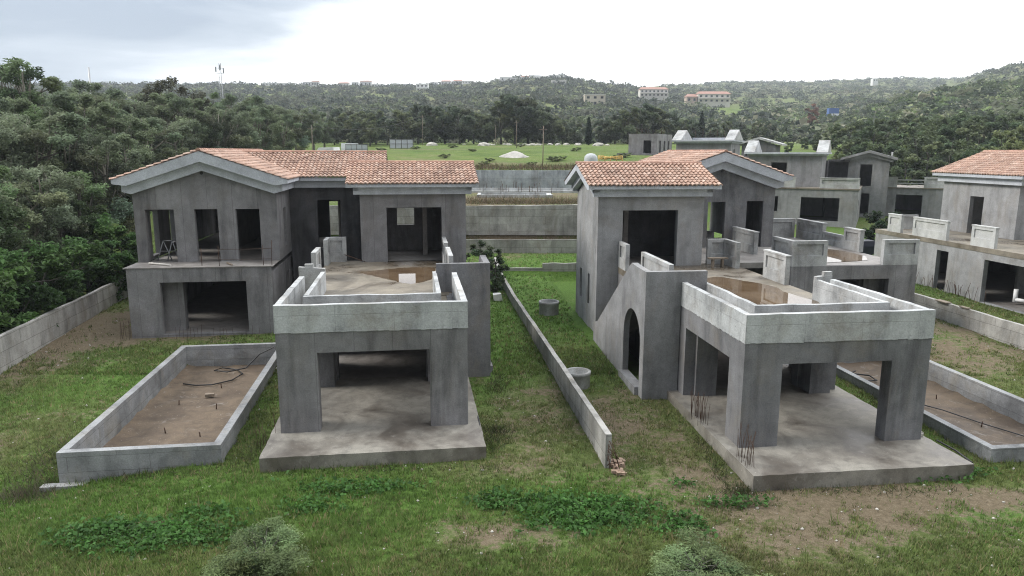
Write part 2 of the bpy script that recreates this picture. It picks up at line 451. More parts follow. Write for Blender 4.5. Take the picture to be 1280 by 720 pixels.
BLOBS_LUSH = [(-9.6, 18.8, 5.5, 2.2, .6), (1.9, 18.8, 2.4, 1.6, .7), (-4, 19.5, 2.5, 1.2, .5), (3.0, 51, 7, 9, .9), (20.6, 35.3, 1.7, 1.8, .9), (12.6, 26, 1.0, 8, .7), (-16, 29, 4, 4, .5), (4.2, 40, 3, 6, .6), (14.5, 18.2, 2.5, 1.2, .6), (-1.4, 36, 1.0, 8, .4), (5.5, 19.5, 1.6, .8, .4), (28, 62, 10, 8, .9), (-14, 20, 4, 2, .5)]

def zones(x, y):
    d = np.zeros_like(x, float); g = np.full_like(d, 0.42)
    d = d + 0.10 + 0.6 * (fbm(x * 0.22, y * 0.22, 40) - 0.5) + 0.5 * (fbm(x * 0.9, y * 0.9, 50) - 0.5)
    for (cx, cy, rx, ry, a) in BLOBS_DIRT:
        q = ((x - cx) / rx) ** 2 + ((y - cy) / ry) ** 2
        d = d + a * np.exp(-q ** 1.3 * 0.8)
    for (cx, cy, rx, ry, a) in BLOBS_LUSH:
        q = ((x - cx) / rx) ** 2 + ((y - cy) / ry) ** 2
        g = g + a * np.exp(-q * 0.9)
    g = g + 0.7 * (fbm(x * 0.3, y * 0.3, 60) - 0.5)
    b = sstep(-62, -48, x) * (1 - .75 * sstep(106, 96, y) * sstep(.35, .6, fbm(x / 5, y / 4, 78))) * sstep(86, 90, y) * sstep(260, 225, y) * (1 - 0.75 * sstep(0.44, 0.62, fbm(x / 14, y / 9, 77)))
    far = sstep(215, 250, y)
    d = d * (1 - far) + 0.42 * far * (0.5 + fbm(x / 60, y / 60, 8)); g = g * (1 - far) + 0.36 * far
    # pale meadows on the far slopes
    px = 640 + 921 * x / np.maximum(y, 60)
    for (p, yy, wp, wy, a) in ((905, 500, 46, 80, 1.0), (618, 640, 26, 35, .9), (345, 640, 40, 25, .8), (992, 205, 28, 22, 1.0), (660, 560, 30, 25, .5), (1130, 380, 60, 40, .4), (705, 420, 40, 30, .7), (800, 360, 50, 25, .6), (470, 600, 50, 30, .5), (960, 700, 60, 60, .6), (1180, 470, 50, 30, .6)):
        b = np.maximum(b, a * np.exp(-(((px - p) / wp) ** 2 + ((y - yy) / wy) ** 2) ** 1.5))
    return np.clip(d, 0, 1), np.clip(g, 0, 1), np.clip(b, 0, 1)

def axis(parts):
    out = []
    for a, b, s in parts:
        n = max(1, int(round((b - a) / s)))
        out.extend(list(np.linspace(a, b, n, endpoint=False)))
    return out
def geo_ext(a, s, k, lim):
    out = [a]; st = s
    while out[-1] < lim:
        st *= k; out.append(out[-1] + st)
    return out

xs = [-v for v in reversed(geo_ext(36, 0.8, 1.07, 1750))][:-1] + axis([(-36, -15, .5), (-15, 24, .25), (24, 40, .5)]) + geo_ext(40, 0.8, 1.07, 1750)
ys = [-40, -10, 0, 6, 10] + axis([(12, 40, .25), (40, 60.6, .4)]) + [60.6, 60.74, 60.76, 61, 61.4, 61.98, 62.02, 62.23, 62.27, 62.6, 63.2] + axis([(64, 87.9, 1.0)]) + [87.98, 88.02, 88.28, 88.32, 89] + geo_ext(90, 1.0, 1.025, 1850)
ys = sorted(set(round(v, 4) for v in ys)); xs = sorted(set(round(v, 4) for v in xs))
GX, GY = np.meshgrid(np.array(xs), np.array(ys))
GZ = terrain(GX, GY)
nx, ny = len(xs), len(ys)
ii = np.arange(nx * ny).reshape(ny, nx)
quads = np.stack([ii[:-1, :-1], ii[:-1, 1:], ii[1:, 1:], ii[1:, :-1]], -1).reshape(-1, 4)
ground = np_mesh('ground', np.stack([GX, GY, GZ], -1).reshape(-1, 3), quads, M['ground'], smooth=True)
ca = ground.data.color_attributes.new('zones', 'FLOAT_COLOR', 'POINT')
zd, zg, zb = zones(GX, GY)
ca.data.foreach_set('color', np.stack([zd, zg, zb, np.ones_like(zd)], -1).astype(np.float32).ravel())
tag(ground, 'rough grass and bare brown soil with pale fields and scrubby hills beyond', 'ground', kind='structure')

# ------------------------------------------------------------------ wall builder
def strip_wall(mb, axis_, u0, u1, c0, c1, z0, ztop, holes=(), rough=0.0):
    """wall whose length runs along 'x' or 'y' from u0 to u1, thickness c0..c1 on the other axis.
    ztop: number or list of (u, z) breakpoints. holes: (ua, ub, za, zb) or (ua, ub, za, zspring, 'arch')."""
    if not hasattr(ztop, '__len__'): ztop = [(u0, ztop), (u1, ztop)]
    zt = lambda u: float(np.interp(u, [p[0] for p in ztop], [p[1] for p in ztop])) + (rough * 2 * (float(vnoise(u * 2.1 + c0 * 5, c0 * 3.3 + 1.7, 71)) - .5) if rough else 0)
    cuts = {u0, u1} | {p[0] for p in ztop if u0 < p[0] < u1}
    for h in holes:
        cuts |= {h[0], h[1]}
        if len(h) == 5:
            r = (h[1] - h[0]) / 2; c = (h[0] + h[1]) / 2
            cuts |= {c - r * math.cos(k * PI / 20) for k in range(21)}
    if rough:
        nn = int((u1 - u0) / 0.35)
        cuts |= {u0 + (u1 - u0) * k / nn for k in range(1, nn)}
    cs = sorted(c for c in cuts if u0 - 1e-6 <= c <= u1 + 1e-6)
    def prism(a, b, za0, zb0, za1, zb1):
        if axis_ == 'x':
            mb.hexa([(a, c0, za0), (b, c0, zb0), (b, c1, zb0), (a, c1, za0)], [(a, c0, za1), (b, c0, zb1), (b, c1, zb1), (a, c1, za1)])
        else:
            mb.hexa([(c0, a, za0), (c0, b, zb0), (c1, b, zb0), (c1, a, za0)], [(c0, a, za1), (c0, b, zb1), (c1, b, zb1), (c1, a, za1)])
    for a, b in zip(cs[:-1], cs[1:]):
        if b - a < 1e-5: continue
        m = (a + b) / 2
        segs = [(z0, z0, zt(a), zt(b))]
        hs = sorted([h for h in holes if h[0] <= m <= h[1]], key=lambda h: h[2])
        for h in hs:
            la, lb, ta, tb = segs.pop()
            if len(h) == 5:
                r = (h[1] - h[0]) / 2; c = (h[0] + h[1]) / 2
                ha = h[3] + math.sqrt(max(0, r * r - (a - c) ** 2)); hb = h[3] + math.sqrt(max(0, r * r - (b - c) ** 2))
            else: ha = hb = h[3]
            if h[2] > la + 1e-4: segs.append((la, lb, h[2], h[2]))
            segs.append((ha, hb, ta, tb))
        for la, lb, ta, tb in segs:
            if max(ta - la, tb - lb) > 1e-3: prism(a, b, la, lb, ta, tb)

def tiled_slope(mb, P0, U, V, rng, cols, rows, lu=None, ru=None, base=(0.37, 0.243, 0.185)):
    """barrel tiles as real corrugated, stepped geometry. P0 = eave corner, U = along the eave, V = up the slope (vectors, full lengths).
    lu/ru: functions v(0..1)->u limits (0..1), for hipped or cut slopes."""
    P0 = Vector(P0); U = Vector(U); V = Vector(V)
    Nn = U.cross(V).normalized()
    if Nn.z < 0: Nn = -Nn
    ns = 6; h = 0.07; step = 0.06
    for r in range(rows):
        v0 = r / rows; v1 = (r + 1) / rows
        vm = (v0 + v1) / 2
        l = lu(vm) if lu else 0.0; rr_ = ru(vm) if ru else 1.0
        for c in range(cols):
            ua = max(c / cols, l); ub = min((c + 1) / cols, rr_)
            if ub - ua < 0.15 / cols: continue
            pm = P0 + U * ((c + .5) / cols) + V * vm
            k = rng.normal(0, 0.07) + 0.5 * (float(fbm(pm.x * .8 + pm.z, pm.y * .8, 33, 3)) - .55); w = rng.random()
            t = rng.normal(0, 0.07)
            col = tuple(max(0.03, b * (1 + k)) for b in base)
            if w < 0.06: col = (col[0] * 0.75, col[1] * 0.72, col[2] * 0.72)
            elif w > 0.80: col = (min(.7, col[0] * 1.14), min(.6, col[1] * 1.24), min(.5, col[2] * 1.3))
            vs = []; jz = rng.normal(0, .007)
            for q in range(ns + 1):
                f = q / ns; uu_ = ua + (ub - ua) * f
                ph = (uu_ * cols - c)
                hh = jz + h * (math.sin(ph * 2 * PI - 0.5 * PI) * 0.5 + 0.5) ** 0.8
                a = P0 + U * uu_ + V * v0 + Nn * (hh + step)
                b = P0 + U * uu_ + V * min(1.0, v1 + 0.02) + Nn * (hh * 0.92)
                e = P0 + U * uu_ + V * v0 + Nn * (hh - 0.01)
                vs.append((e, a, b))
            pts = [p for t3 in vs for p in t3]
            fs = []
            for q in range(ns):
                i = q * 3
                kq = (0.87, 1.0, 1.12, 1.12, 1.0, 0.87)[q]      # weathered pale crowns; their highlight and the trough shade painted into the colour
                cq = tuple(min(0.75, x_ * kq) for x_ in col)
                i0 = len(mb.v)
                mb.mesh(pts[i:i + 6], [(0, 3, 4, 1), (1, 4, 5, 2)], False, cq)

def ridge_caps(mb, A, B, rng, r=0.12, base=(0.36, 0.21, 0.155), n=None):
    A = Vector(A); B = Vector(B); L = (B - A).length; n = n or max(1, int(L / 0.4))
    for i in range(n):
        p = A + (B - A) * (i / n); q = A + (B - A) * ((i + 1.06) / n)
        k = 1 + rng.normal(0, 0.14)
        col = tuple(b * k for b in base)
        d = (q - p).normalized(); s = d.cross(Vector((0, 0, 1))).normalized(); u = s.cross(d)
        ra = []; rb = []
        for j in range(7):
            t = PI * j / 6
            ra.append(p + s * math.cos(t) * r * 1.05 + u * math.sin(t) * r * 1.05 - u * 0.03)
            rb.append(q + s * math.cos(t) * r * 0.9 + u * math.sin(t) * r * 0.9 - u * 0.03)
        mb.mesh(ra + rb, [(j, j + 1, j + 8, j + 7) for j in range(6)], True, col)
        mb.mesh(ra, [tuple(range(7))], False, col)

def pier_mb(mb, x0, x1, y0, y1, z0, z1, cap=True):
    """parapet pier: a slab with a sunk panel on each broad face and a thin projecting cap"""
    lx, ly = x1 - x0, y1 - y0
    zt = z1 - 0.07 if cap else z1
    alongx = lx >= ly
    L = lx if alongx else ly
    fr = min(0.22, L * 0.2); dep = 0.08
    zb = z0 + max(0.35, (zt - z0) * 0.42); ze = zt - 0.17
    def bx(a0, a1, c0, c1, q0, q1):
        if alongx: mb.box(x0 + a0, x0 + a1, y0 + c0, y0 + c1, q0, q1)
        else: mb.box(x0 + c0, x0 + c1, y0 + a0, y0 + a1, q0, q1)
    T = ly if alongx else lx
    bx(0, L, 0, T, z0, zb); bx(0, L, 0, T, ze, zt)
    bx(0, fr, 0, T, zb, ze); bx(L - fr, L, 0, T, zb, ze)
    bx(fr, L - fr, dep, T - dep, zb, ze)
    if cap: mb.box(x0 - 0.03, x1 + 0.03, y0 - 0.03, y1 + 0.03, zt, z1)

def rod_parts(root, fx, pts, h, lean, r, rng, mat, name='rebar'):
    for p in pts:
        m = MB(fx); rods(m, [p], h, lean, r, rng); m.build(name, mat, root)

def rods(mb, pts, h, lean=0.12, r=0.011, rng=random):
    for (x, y, z) in pts:
        hh = h * rng.uniform(0.7, 1.1); a = rng.uniform(-lean, lean); b = rng.uniform(-lean, lean)
        mb.tube([(x, y, z - 0.15), (x + a * 0.4 * hh, y + b * 0.4 * hh, z + hh * 0.5), (x + a * hh, y + b * hh, z + hh)], r, 4)
# ------------------------------------------------------------------ the two front villas (mirror images of one plan)
def villa(o, a, mirror, label, cfg):
    root = empty('unfinished_villa', (o[0], o[1], 0), a)
    tag(root, label, 'unfinished house', 'unfinished concrete villas')
    fx = (lambda x, y, z: (6.2 - x, y, z)) if mirror else (lambda x, y, z: (x, y, z))
    rng = np.random.default_rng(5 if mirror else 9)
    rnd = random.Random(3 if mirror else 4)
    NB = lambda: MB(fx)
    R_ = not mirror
    wy = cfg['wing_y']; wt = cfg['wing_top']
    GX0, GX1, GY0, GY1 = cfg['gable']
    cx = (GX0 + GX1) / 2
    W = M['wall']; WR = M['wall_render']
    # --- platform and floors
    m = NB()
    zl, zr = cfg['plat_bot']
    J = lambda s: rnd.uniform(-s, s)
    np_ = 26; mp_ = 28
    lo_ = []; hi = []
    for k in range(np_ + 1): hi.append((-0.42 + 6.94 * k / np_, -1.97 + J(.012), J(.006))); lo_.append((hi[-1][0], -1.95 + J(.02), zl + (zr - zl) * k / np_))
    for k in range(1, mp_ + 1): hi.append((6.52 + J(.012), -1.97 + 7.69 * k / mp_, J(.01))); lo_.append((6.50, hi[-1][1], zr))
    hi.append((-0.42, 5.72, 0)); lo_.append((-0.40, 5.72, zl))
    for k in range(1, mp_): hi.append((-0.42 + J(.012), 5.72 - 7.69 * k / mp_, J(.01))); lo_.append((-0.40, hi[-1][1], zl))
    q_ = len(hi)
    ins = [(min(max(x, -.30), 6.40), min(max(y, -1.85), 5.6), 0.0) for x, y, z in hi]
    m.mesh(lo_ + hi + ins, [(i, (i + 1) % q_, q_ + (i + 1) % q_, q_ + i) for i in range(q_)] + [(q_ + i, q_ + (i + 1) % q_, 2 * q_ + (i + 1) % q_, 2 * q_ + i) for i in range(q_)])
    m.face([(-.30, -1.85, 0.0), (6.40, -1.85, 0.0), (6.40, 5.6, 0.0), (-.30, 5.6, 0.0)])
    m.build('platform', M['platform'], root)
    m = NB()
    m.box(0.3, 5.9, 5.73, 15.0, -0.4, -0.006); m.box(-0.85, 4.2, 15.3, 19.8, -0.4, 0.01)
    m.box(9.1, 15.55, 14.2, 30.6, -0.4, 0.03)
    m.box(4.3, 8.9, 15.6, 30.5, -0.4, -0.02)
    m.build('ground_floor', M['floor'], root)
    # --- pavilion
    m = NB()
    strip_wall(m, 'x', 0, 6.2, 0.0, 0.5, 0.0, 3.42, [(1.26, 4.92, -0.01, 2.71)])
    strip_wall(m, 'y', 0.5, 6.0, 0.0, 0.42, 0.0, 3.415, [(1.08, 5.06, -0.01, 2.66)])
    strip_wall(m, 'y', 0.5, 6.0, 5.78, 6.2, 0.0, 3.415, [(1.08, 5.06, -0.01, 2.66)])
    strip_wall(m, 'x', 0.42, 5.78, 5.5, 5.99, 0.0, 3.1, [(1.3, 4.85, -0.01, 2.66)])
    m.box(0.42, 1.25, 4.9, 5.499, 0.0, 3.1); m.box(4.93, 5.78, 4.7, 5.499, 0.0, 3.1)
    m.build('pavilion_wall', WR if R_ else W, root)
    # --- roof terrace
    m = NB()
    m.box(0.43, 5.77, 0.51, 5.6, 3.1, 3.40)
    m.box(0.31, 5.89, 5.6, 14.99, 3.12, 3.43)
    m.box(0.0, 0.31, 6.1, 14.99, 3.12, 3.425); m.box(5.89, 6.2, 6.1, 15.6, 3.12, 3.425)
    m.box(4.42, 5.889, 14.992, 15.6, 3.12, 3.428)
    m.build('roof_terrace', M['roof_floor'], root)
    # puddle: an irregular sheet lying on the terrace
    m = NB()
    pts = cfg['puddle']
    n_ = 72; ring = []
    for k in range(n_):
        t = k / n_ * len(pts); i = int(t); f = t - i
        P = [pts[(i + j) % len(pts)] for j in (-1, 0, 1, 2)]
        q = [0.5 * ((2 * P[1][c]) + (-P[0][c] + P[2][c]) * f + (2 * P[0][c] - 5 * P[1][c] + 4 * P[2][c] - P[3][c]) * f * f + (-P[0][c] + 3 * P[1][c] - 3 * P[2][c] + P[3][c]) * f ** 3) for c in (0, 1)]
        ring.append((q[0] + rnd.uniform(-.04, .04), q[1] + rnd.uniform(-.07, .07), 3.435))
    m.face(ring)
    m.build('puddle', M['water'], root)
    if R_:
        m = NB()
        pq = [(10.2, 16.4), (11.4, 15.2), (12.8, 15.3), (14.0, 15.8), (14.9, 17.2), (14.8, 19.4), (13.9, 21.2), (12.6, 21.0), (11.8, 19.3), (10.8, 18.6)]
        m.face([(x + rnd.uniform(-.1, .1), y + rnd.uniform(-.12, .12), 3.445) for x, y in pq])
        m.build('puddle', M['water'], root)
    # --- parapets
    m = NB()
    strip_wall(m, 'x', -0.02, 6.22, -0.02, 0.19, 3.421, 4.31, rough=.022)
    strip_wall(m, 'y', 0.19, 5.75 if R_ else 5.8, -0.02, 0.18, 3.416, 4.308, rough=.022)
    strip_wall(m, 'y', 0.19, 5.72, 6.02, 6.22, 3.416, 4.308, rough=.022)
    m.build('parapet', M['parapet'], root)
    m = NB()
    for k in range(36):
        ua = -0.03 + 6.26 * k / 36; ub = -0.03 + 6.26 * (k + 1) / 36; e = rnd.uniform(.022, .034); zz = rnd.uniform(3.385, 3.412)
        m.box(ua, ub, -e, -0.003, zz, 3.42 + rnd.uniform(0, .03))
    for k in range(30):
        ua = 5.7 * k / 30; ub = 5.7 * (k + 1) / 30; e = rnd.uniform(.022, .034); zz = rnd.uniform(3.385, 3.412)
        m.box(-e, -0.003, ua, ub, zz, 3.42 + rnd.uniform(0, .03))
    m.build('pour_joint', M['parapet'], root)
    m = NB()
    ix0, ix1, iy = cfg['inner']
    strip_wall(m, 'x', ix0, ix1, iy, iy + 0.16, 3.40, 4.25, rough=.022)
    strip_wall(m, 'y', iy + 0.16, wy + 0.5, ix0, ix0 + 0.16, 3.40, 4.25, rough=.022)
    strip_wall(m, 'y', iy + 0.16, wy + (0.9 if mirror else 0.4), ix1 - 0.16, ix1, 3.40, 4.25, rough=.022)
    m.build('parapet', M['parapet'], root)
    m = NB()
    y1 = wy + (0.95 if mirror else 0.25)
    strip_wall(m, 'x', ix1 - 0.15, 6.45 if mirror else 6.2, y1, y1 + 0.22, 3.42, [(ix1 - 0.15, 4.36), (6.45, 4.45)])
    m.box(5.86, 6.2, y1 + 0.02, y1 + 0.2, 4.40, 4.56)
    m.build('cross_wall', M['pier'], root)
    # --- ground floor walls under the terrace
    m = NB()
    strip_wall(m, 'y', 6.0, 15.0, 0.0, 0.3, -0.3, 3.11, [(9.6, 11.4, 0.9, 2.5)])
    strip_wall(m, 'y', 6.0, 15.0, 5.9, 6.2, -0.3, 3.11, [(8.2, 9.4, 0.0, 2.4), (11.5, 13.0, 0.9, 2.4)])
    m.box(0.3, 5.9, 14.7, 14.99, -0.3, 3.11)
    m.build('house_wall', W, root)
    # --- stair wing: front wall, arched and sloping flank wall, steps inside
    m = NB()
    strip_wall(m, 'x', -1.44, ix0 + 0.02, wy, wy + 0.27, 3.44, wt)
    m.box(-1.44, -0.03, wy, wy + 0.27, -0.75, 3.44)
    strip_wall(m, 'y', wy + 0.27, 14.0, -1.44, -1.19, -0.75,
               [(wy + 0.27, wt), (wy + 1.3, wt + 0.02), (wy + 1.95, wt + 0.06), (wy + 2.25, wt - 0.1), (12.75, 1.35), (13.2, 1.05), (14.0, 0.85)],
               [(wy + 0.48, wy + 2.86, 0.02, 1.75, 'arch')])
    m.box(-1.6, -1.44, wy + 0.5, wy + 2.9, -0.75, 0.02)
    m.build('stair_wall', M['wall_light2'] if R_ else WR, root)
    m = NB()
    ns = 19; ya, yb = 8.3, 13.9
    for k in range(ns):
        yy0 = yb - (yb - ya) * (k + 1) / ns; yy1 = yb - (yb - ya) * k / ns
        zt = 3.42 * (k + 1) / ns
        m.box(-1.185, -0.005, yy0, yy1, max(-0.3, zt - 0.55), zt)
    m.box(-1.185, -0.005, wy + 0.28, 8.3, 3.13, 3.42)
    m.build('staircase', M['floor'], root)
    # --- upper block beside the terrace
    bx0, bx1, by0, by1 = -1.1, 4.4, 15.0, 20.0
    m = NB()
    strip_wall(m, 'x', bx0, bx1, by0, by0 + 0.3, -0.4, 7.0, [(0.18, 3.05, 3.42, 6.28)])
    bh = [(1.6, 2.6, 4.9, 5.9)] if mirror else []
    strip_wall(m, 'x', bx0, bx1, by1 - 0.25, by1, -0.4, 7.0, bh)
    gt = [(by0 + 0.3, 7.0), (17.5, 8.0), (by1 - 0.25, 7.0)]
    strip_wall(m, 'y', by0 + 0.3, by1 - 0.25, bx0, bx0 + 0.28, -0.4, gt, [(16.55, 17.0, 1.15, 2.8), (18.45, 18.95, 1.15, 2.8)])
    strip_wall(m, 'y', by0 + 0.3, by1 - 0.25, bx1 - 0.28, bx1, -0.4, gt)
    m.build('upper_wall', M['wall_light'] if R_ else W, root)
    m = NB()
    m.box(bx0 + 0.29, bx1 - 0.29, by0 + 0.02, by1 - 0.26, 3.13, 3.42)
    m.box(bx0 + 0.29, bx1 - 0.29, by0 + 0.31, by1 - 0.26, 6.8, 7.0)
    m.box(0.9, 1.15, 17.4, 19.7, 3.42, 6.8)
    m.build('floor_slab', M['floor'], root)
    if R_:
        m = NB(); m.box(bx0 + .3, bx1 - .3, 18.4, 18.6, 3.43, 6.79); m.build('room_shade_wall', M['wall_damp_shade'], root)  # added dark partition, its colour stands in for the room's shade
    # cornice of the block
    cyb = 17.5
    def roof_z(t, half, ze, zr_): return zr_ - (zr_ - ze) * abs(t) / half
    m = NB()
    ex0, ex1 = -1.74, 5.04
    half, ze, zr_ = 3.1, 7.52, 8.52
    def rake(mb, c0, c1, pr, along):
        """extrude a gable-shaped band (profile in run/height) between c0 and c1"""
        n = len(pr)
        if along == 'x': A = [(c0, cyb + p, z) for p, z in pr]; B = [(c1, cyb + p, z) for p, z in pr]
        else: A = [(cx + p, c0, z) for p, z in pr]; B = [(cx + p, c1, z) for p, z in pr]
        k = n // 2
        # profile order: top left, apex, top right, bottom right..., mirrored: split into two convex halves
        mb.mesh(A + B, [(i, (i + 1) % n, n + (i + 1) % n, n + i) for i in range(n)])
        h1 = [0, 1, 5, 6, 7]; h2 = [1, 2, 3, 4, 5]
        for f in (h1, h2):
            mb.mesh([A[i] for i in f], [tuple(range(5))]); mb.mesh([B[i] for i in f], [tuple(range(5))])
    def prof(hw, top, bot_tip, inner, offs, slope, z0):
        # top follows the roof; underside level near the tips and parallel above
        zt = lambda p: z0 - slope * abs(p)
        return [(-hw, zt(hw) - top), (0, zt(0) - top), (hw, zt(hw) - top), (hw, zt(hw) - bot_tip), (inner, zt(inner) - offs), (0, zt(0) - offs), (-inner, zt(inner) - offs), (-hw, zt(hw) - bot_tip)]
    sl = (zr_ - ze) / half
    for (c0, c1) in ((ex0, -1.40), (4.70, ex1)): rake(m, c0, c1, prof(3.08, 0.0, 0.18, 2.75, 0.30, sl, zr_), 'x')
    for (c0, c1) in ((-1.40, bx0), (bx1, 4.70)): rake(m, c0, c1, prof(2.78, 0.25, 0.45, 2.5, 0.62, sl, zr_), 'x')
    m.box(-1.40, 4.70, by0 - 0.58, by0 - 0.28, 7.35, 7.52); m.box(-1.40, 4.70, by1 + 0.28, by1 + 0.58, 7.35, 7.52)
    m.box(-1.40, 4.70, by0 - 0.28, by0 - 0.002, 6.98, 7.5); m.box(-1.40, 4.70, by1 + 0.002, by1 + 0.28, 6.98, 7.5)
    m.build('cornice', M['cornice'], root)
    m = NB()
    tiled_slope(m, (ex0 - 0.02, by0 - 0.66, ze - 0.0), (ex1 - ex0 + 0.04, 0, 0), (0, 3.16, zr_ - ze + 0.03), rng, 30, 9)
    tiled_slope(m, (ex0 - 0.02, by1 + 0.66, ze - 0.0), (ex1 - ex0 + 0.04, 0, 0), (0, -3.16, zr_ - ze + 0.03), rng, 30, 9)
    ridge_caps(m, (ex0 - 0.03, 17.5, zr_ + 0.07), (ex1 + 0.03, 17.5, zr_ + 0.07), rng)
    rf = m.build('roof', M['tile'], root, colattr=True)
    m = NB()
    for s in (-1, 1):
        y0 = 17.5; y1_ = 17.5 + s * 3.1
        m.hexa([(ex0 + .34, y0, zr_ - .2), (ex1 - .34, y0, zr_ - .2), (ex1 - .34, y1_, ze - .15), (ex0 + .34, y1_, ze - .15)], [(ex0 + .02, y0, zr_ - .01), (ex1 - .02, y0, zr_ - .01), (ex1 - .02, y1_, ze - .01), (ex0 + .02, y1_, ze - .01)])
    m.build('roof_deck', M['cornice'], rf)
    # --- gabled wing
    zR, zE, hw = 9.16, 7.73, 4.27
    slg = (zR - zE) / hw
    m = NB()
    wins = cfg['windows']
    zt_ = [(GX0, 7.1), (cx, 8.3), (GX1, 7.1)]
    strip_wall(m, 'x', GX0, GX1, GY0, GY0 + 0.3, 3.43, zt_, wins)
    strip_wall(m, 'x', GX0, GX1, GY1 - 0.25, GY1, -0.3, zt_, cfg['back_holes'])
    strip_wall(m, 'y', GY0 + 0.3, GY1 - 0.25, GX0, GX0 + 0.27, 3.43 if mirror else -0.3, 7.1, cfg['side_in'])
    strip_wall(m, 'y', GY0 + 0.3, GY1 - 0.25, GX1 - 0.27, GX1, 3.43, 7.1, cfg['side_out'])
    m.build('gable_wall', W if mirror else WR, root)
    m = NB()
    gxa, gxb = 8.86, 15.8
    strip_wall(m, 'x', gxa, gxb, 14.1, 14.4, -0.35, 3.42, [(10.13, 14.28, 0.04, 2.71)])
    ge = GY0 if mirror else 27.0
    yend = GY1 if mirror else 27.0
    strip_wall(m, 'y', 14.4, yend, gxa, gxa + 0.27, -0.35, 3.12, [(18.6, 19.6, 0.04, 2.4)])
    strip_wall(m, 'y', 14.4, yend, gxb - 0.27, gxb, -0.35, 3.12, cfg['low_out'])
    strip_wall(m, 'x', gxa, gxb, yend - 0.2, yend + 0.05, -0.35, 3.12, [])
    m.box(13.45, 15.5, 15.0, 15.45, 0, 3.12)
    m.build('house_wall', W, root)
    m = NB()
    if mirror:
        m.box(gxa + 0.28, gxb - 0.28, 14.42, GY1 - 0.3, 3.13, 3.43)
        m.box(gxa - 0.1, gxb + 0.12, 14.06, 14.42, 3.425, 3.47)
        m.box(gxa - 0.1, gxb + 0.12, 14.42, GY0 - 0.01, 3.431, 3.468)
        m.box(12.0, 12.2, 21.0, 30.0, 3.44, 6.9)
        m.box(4.4, 8.85, 20.42, 27, 3.13, 3.43)
        m.box(6.1, 6.2, 22.0, 26.5, 3.44, 6.9)
    else:
        m.box(gxa + 0.28, gxb - 0.28, 14.42, 26.7, 3.125, 3.425)
        m.box(4.44, gxa + 0.28, 15.61, GY1, 3.13, 3.43)
        m.box(gxa + 0.02, gxb, 14.2, 14.42, 3.421, 3.44)
    m.box(GX0 + 0.28, GX1 - 0.28, GY0 + 0.31, GY1 - 0.26, 6.9, 7.08)
    m.build('floor_slab', M['floor'], root)
    # cornices
    m = NB()
    rake(m, GY0 - 0.62, GY0 - 0.30, prof(hw, 0.0, 0.2, 3.6, 0.52, slg, zR), 'y')
    rake(m, GY0 - 0.30, GY0 - 0.002, prof(3.93, 0.40, 0.72, 3.5, 0.98, slg, zR), 'y')
    rake(m, GY1 + 0.02, GY1 + 0.5, prof(hw, 0.0, 0.2, 3.6, 0.52, slg, zR), 'y')
    for s in (-1, 1):
        xs_ = sorted([cx + s * 3.94, cx + s * (hw - 0.005)])
        m.box(xs_[0], xs_[1], GY0 - 0.30, GY1 + 0.02, 7.54, 7.72)
        xs_ = sorted([cx + s * 3.557, cx + s * 3.94])
        m.box(xs_[0], xs_[1], GY0 - 0.002, GY1 + 0.02, 7.12, 7.6)
    m.build('cornice', M['cornice'], root)
    m = NB()
    gl = GY1 + 0.5 - (GY0 - 0.64)
    for s in (-1, 1):
        tiled_slope(m, (cx + s * (hw + 0.05), GY0 - 0.66, zE - 0.02), (0, gl, 0), (-s * (hw + 0.05), 0, zR - zE + 0.05), rng, int(gl / 0.24), 12)
    ridge_caps(m, (cx, GY0 - 0.68, zR + 0.07), (cx, GY1 + 0.45, zR + 0.07), rng)
    rf = m.build('roof', M['tile'], root, colattr=True)
    m = NB()
    for s in (-1, 1):
        a0, a1 = cx, cx + s * (hw - .01)
        m.hexa([(a0, GY0 - .3, zR - .2), (a1, GY0 - .3, zE - .15), (a1, GY1 + .3, zE - .15), (a0, GY1 + .3, zR - .2)], [(a0, GY0 - .6, zR - .01), (a1, GY0 - .6, zE - .01), (a1, GY1 + .48, zE - .01), (a0, GY1 + .48, zR - .01)])
    m.build('roof_deck', M['cornice'], rf)
    # small vent hole under the gable
    m = NB(); m.tube([(cx + .1, GY0 - 0.012, 8.05), (cx + .1, GY0 + 0.02, 8.05)], 0.085, 10)
    m.build('vent_pipe', M['hose'], root)
    # --- link between block and gable
    if mirror:
        m = NB()
        strip_wall(m, 'x', 4.4, 8.75, 20.1, 20.4, -0.3, 7.1, [(5.88, 7.2, 3.5, 6.38)])
        strip_wall(m, 'x', 3.3, 8.75, 26.75, 27.0, -0.3, 7.1, [(6.2, 7.24, 3.44, 5.85)])
        strip_wall(m, 'y', 20.0, 26.75, 3.3, 3.55, -0.3, 7.6)
        m.box(3.56, 8.74, 20.41, 26.74, 6.9, 7.08)
        m.build('link_wall', M['wall_damp_shade'], root)
        m = NB()
        m.box(3.2, 8.0, 19.52, 19.82, 7.50, 7.68); m.box(4.41, 8.35, 19.82, 20.098, 7.1, 7.66)
        m.build('cornice', M['cornice'], root)
        m = NB()
        y_e, y_r, z_e, z_r = 19.45, 23.5, 7.69, 9.06
        xl, xr = 3.2, 12.2
        ru = lambda v: (8.03 + (y_r - y_e) * v - xl) / (xr - xl)
        tiled_slope(m, (xl, y_e, z_e), (xr - xl, 0, 0), (0, y_r - y_e, z_r - z_e), rng, 38, 11, ru=ru)
        tiled_slope(m, (xl, 2 * y_r - y_e, z_e), (xr - xl, 0, 0), (0, -(y_r - y_e), z_r - z_e), rng, 38, 11, ru=ru)
        ridge_caps(m, (xl, y_r, z_r + 0.07), (12.2, y_r, z_r + 0.07), rng)
        m.build('roof', M['tile'], root, colattr=True)
    # --- piers
    for p in cfg['piers']:
        m = NB(); pier_mb(m, *p); m.build('parapet_pier', M['pier'], root)
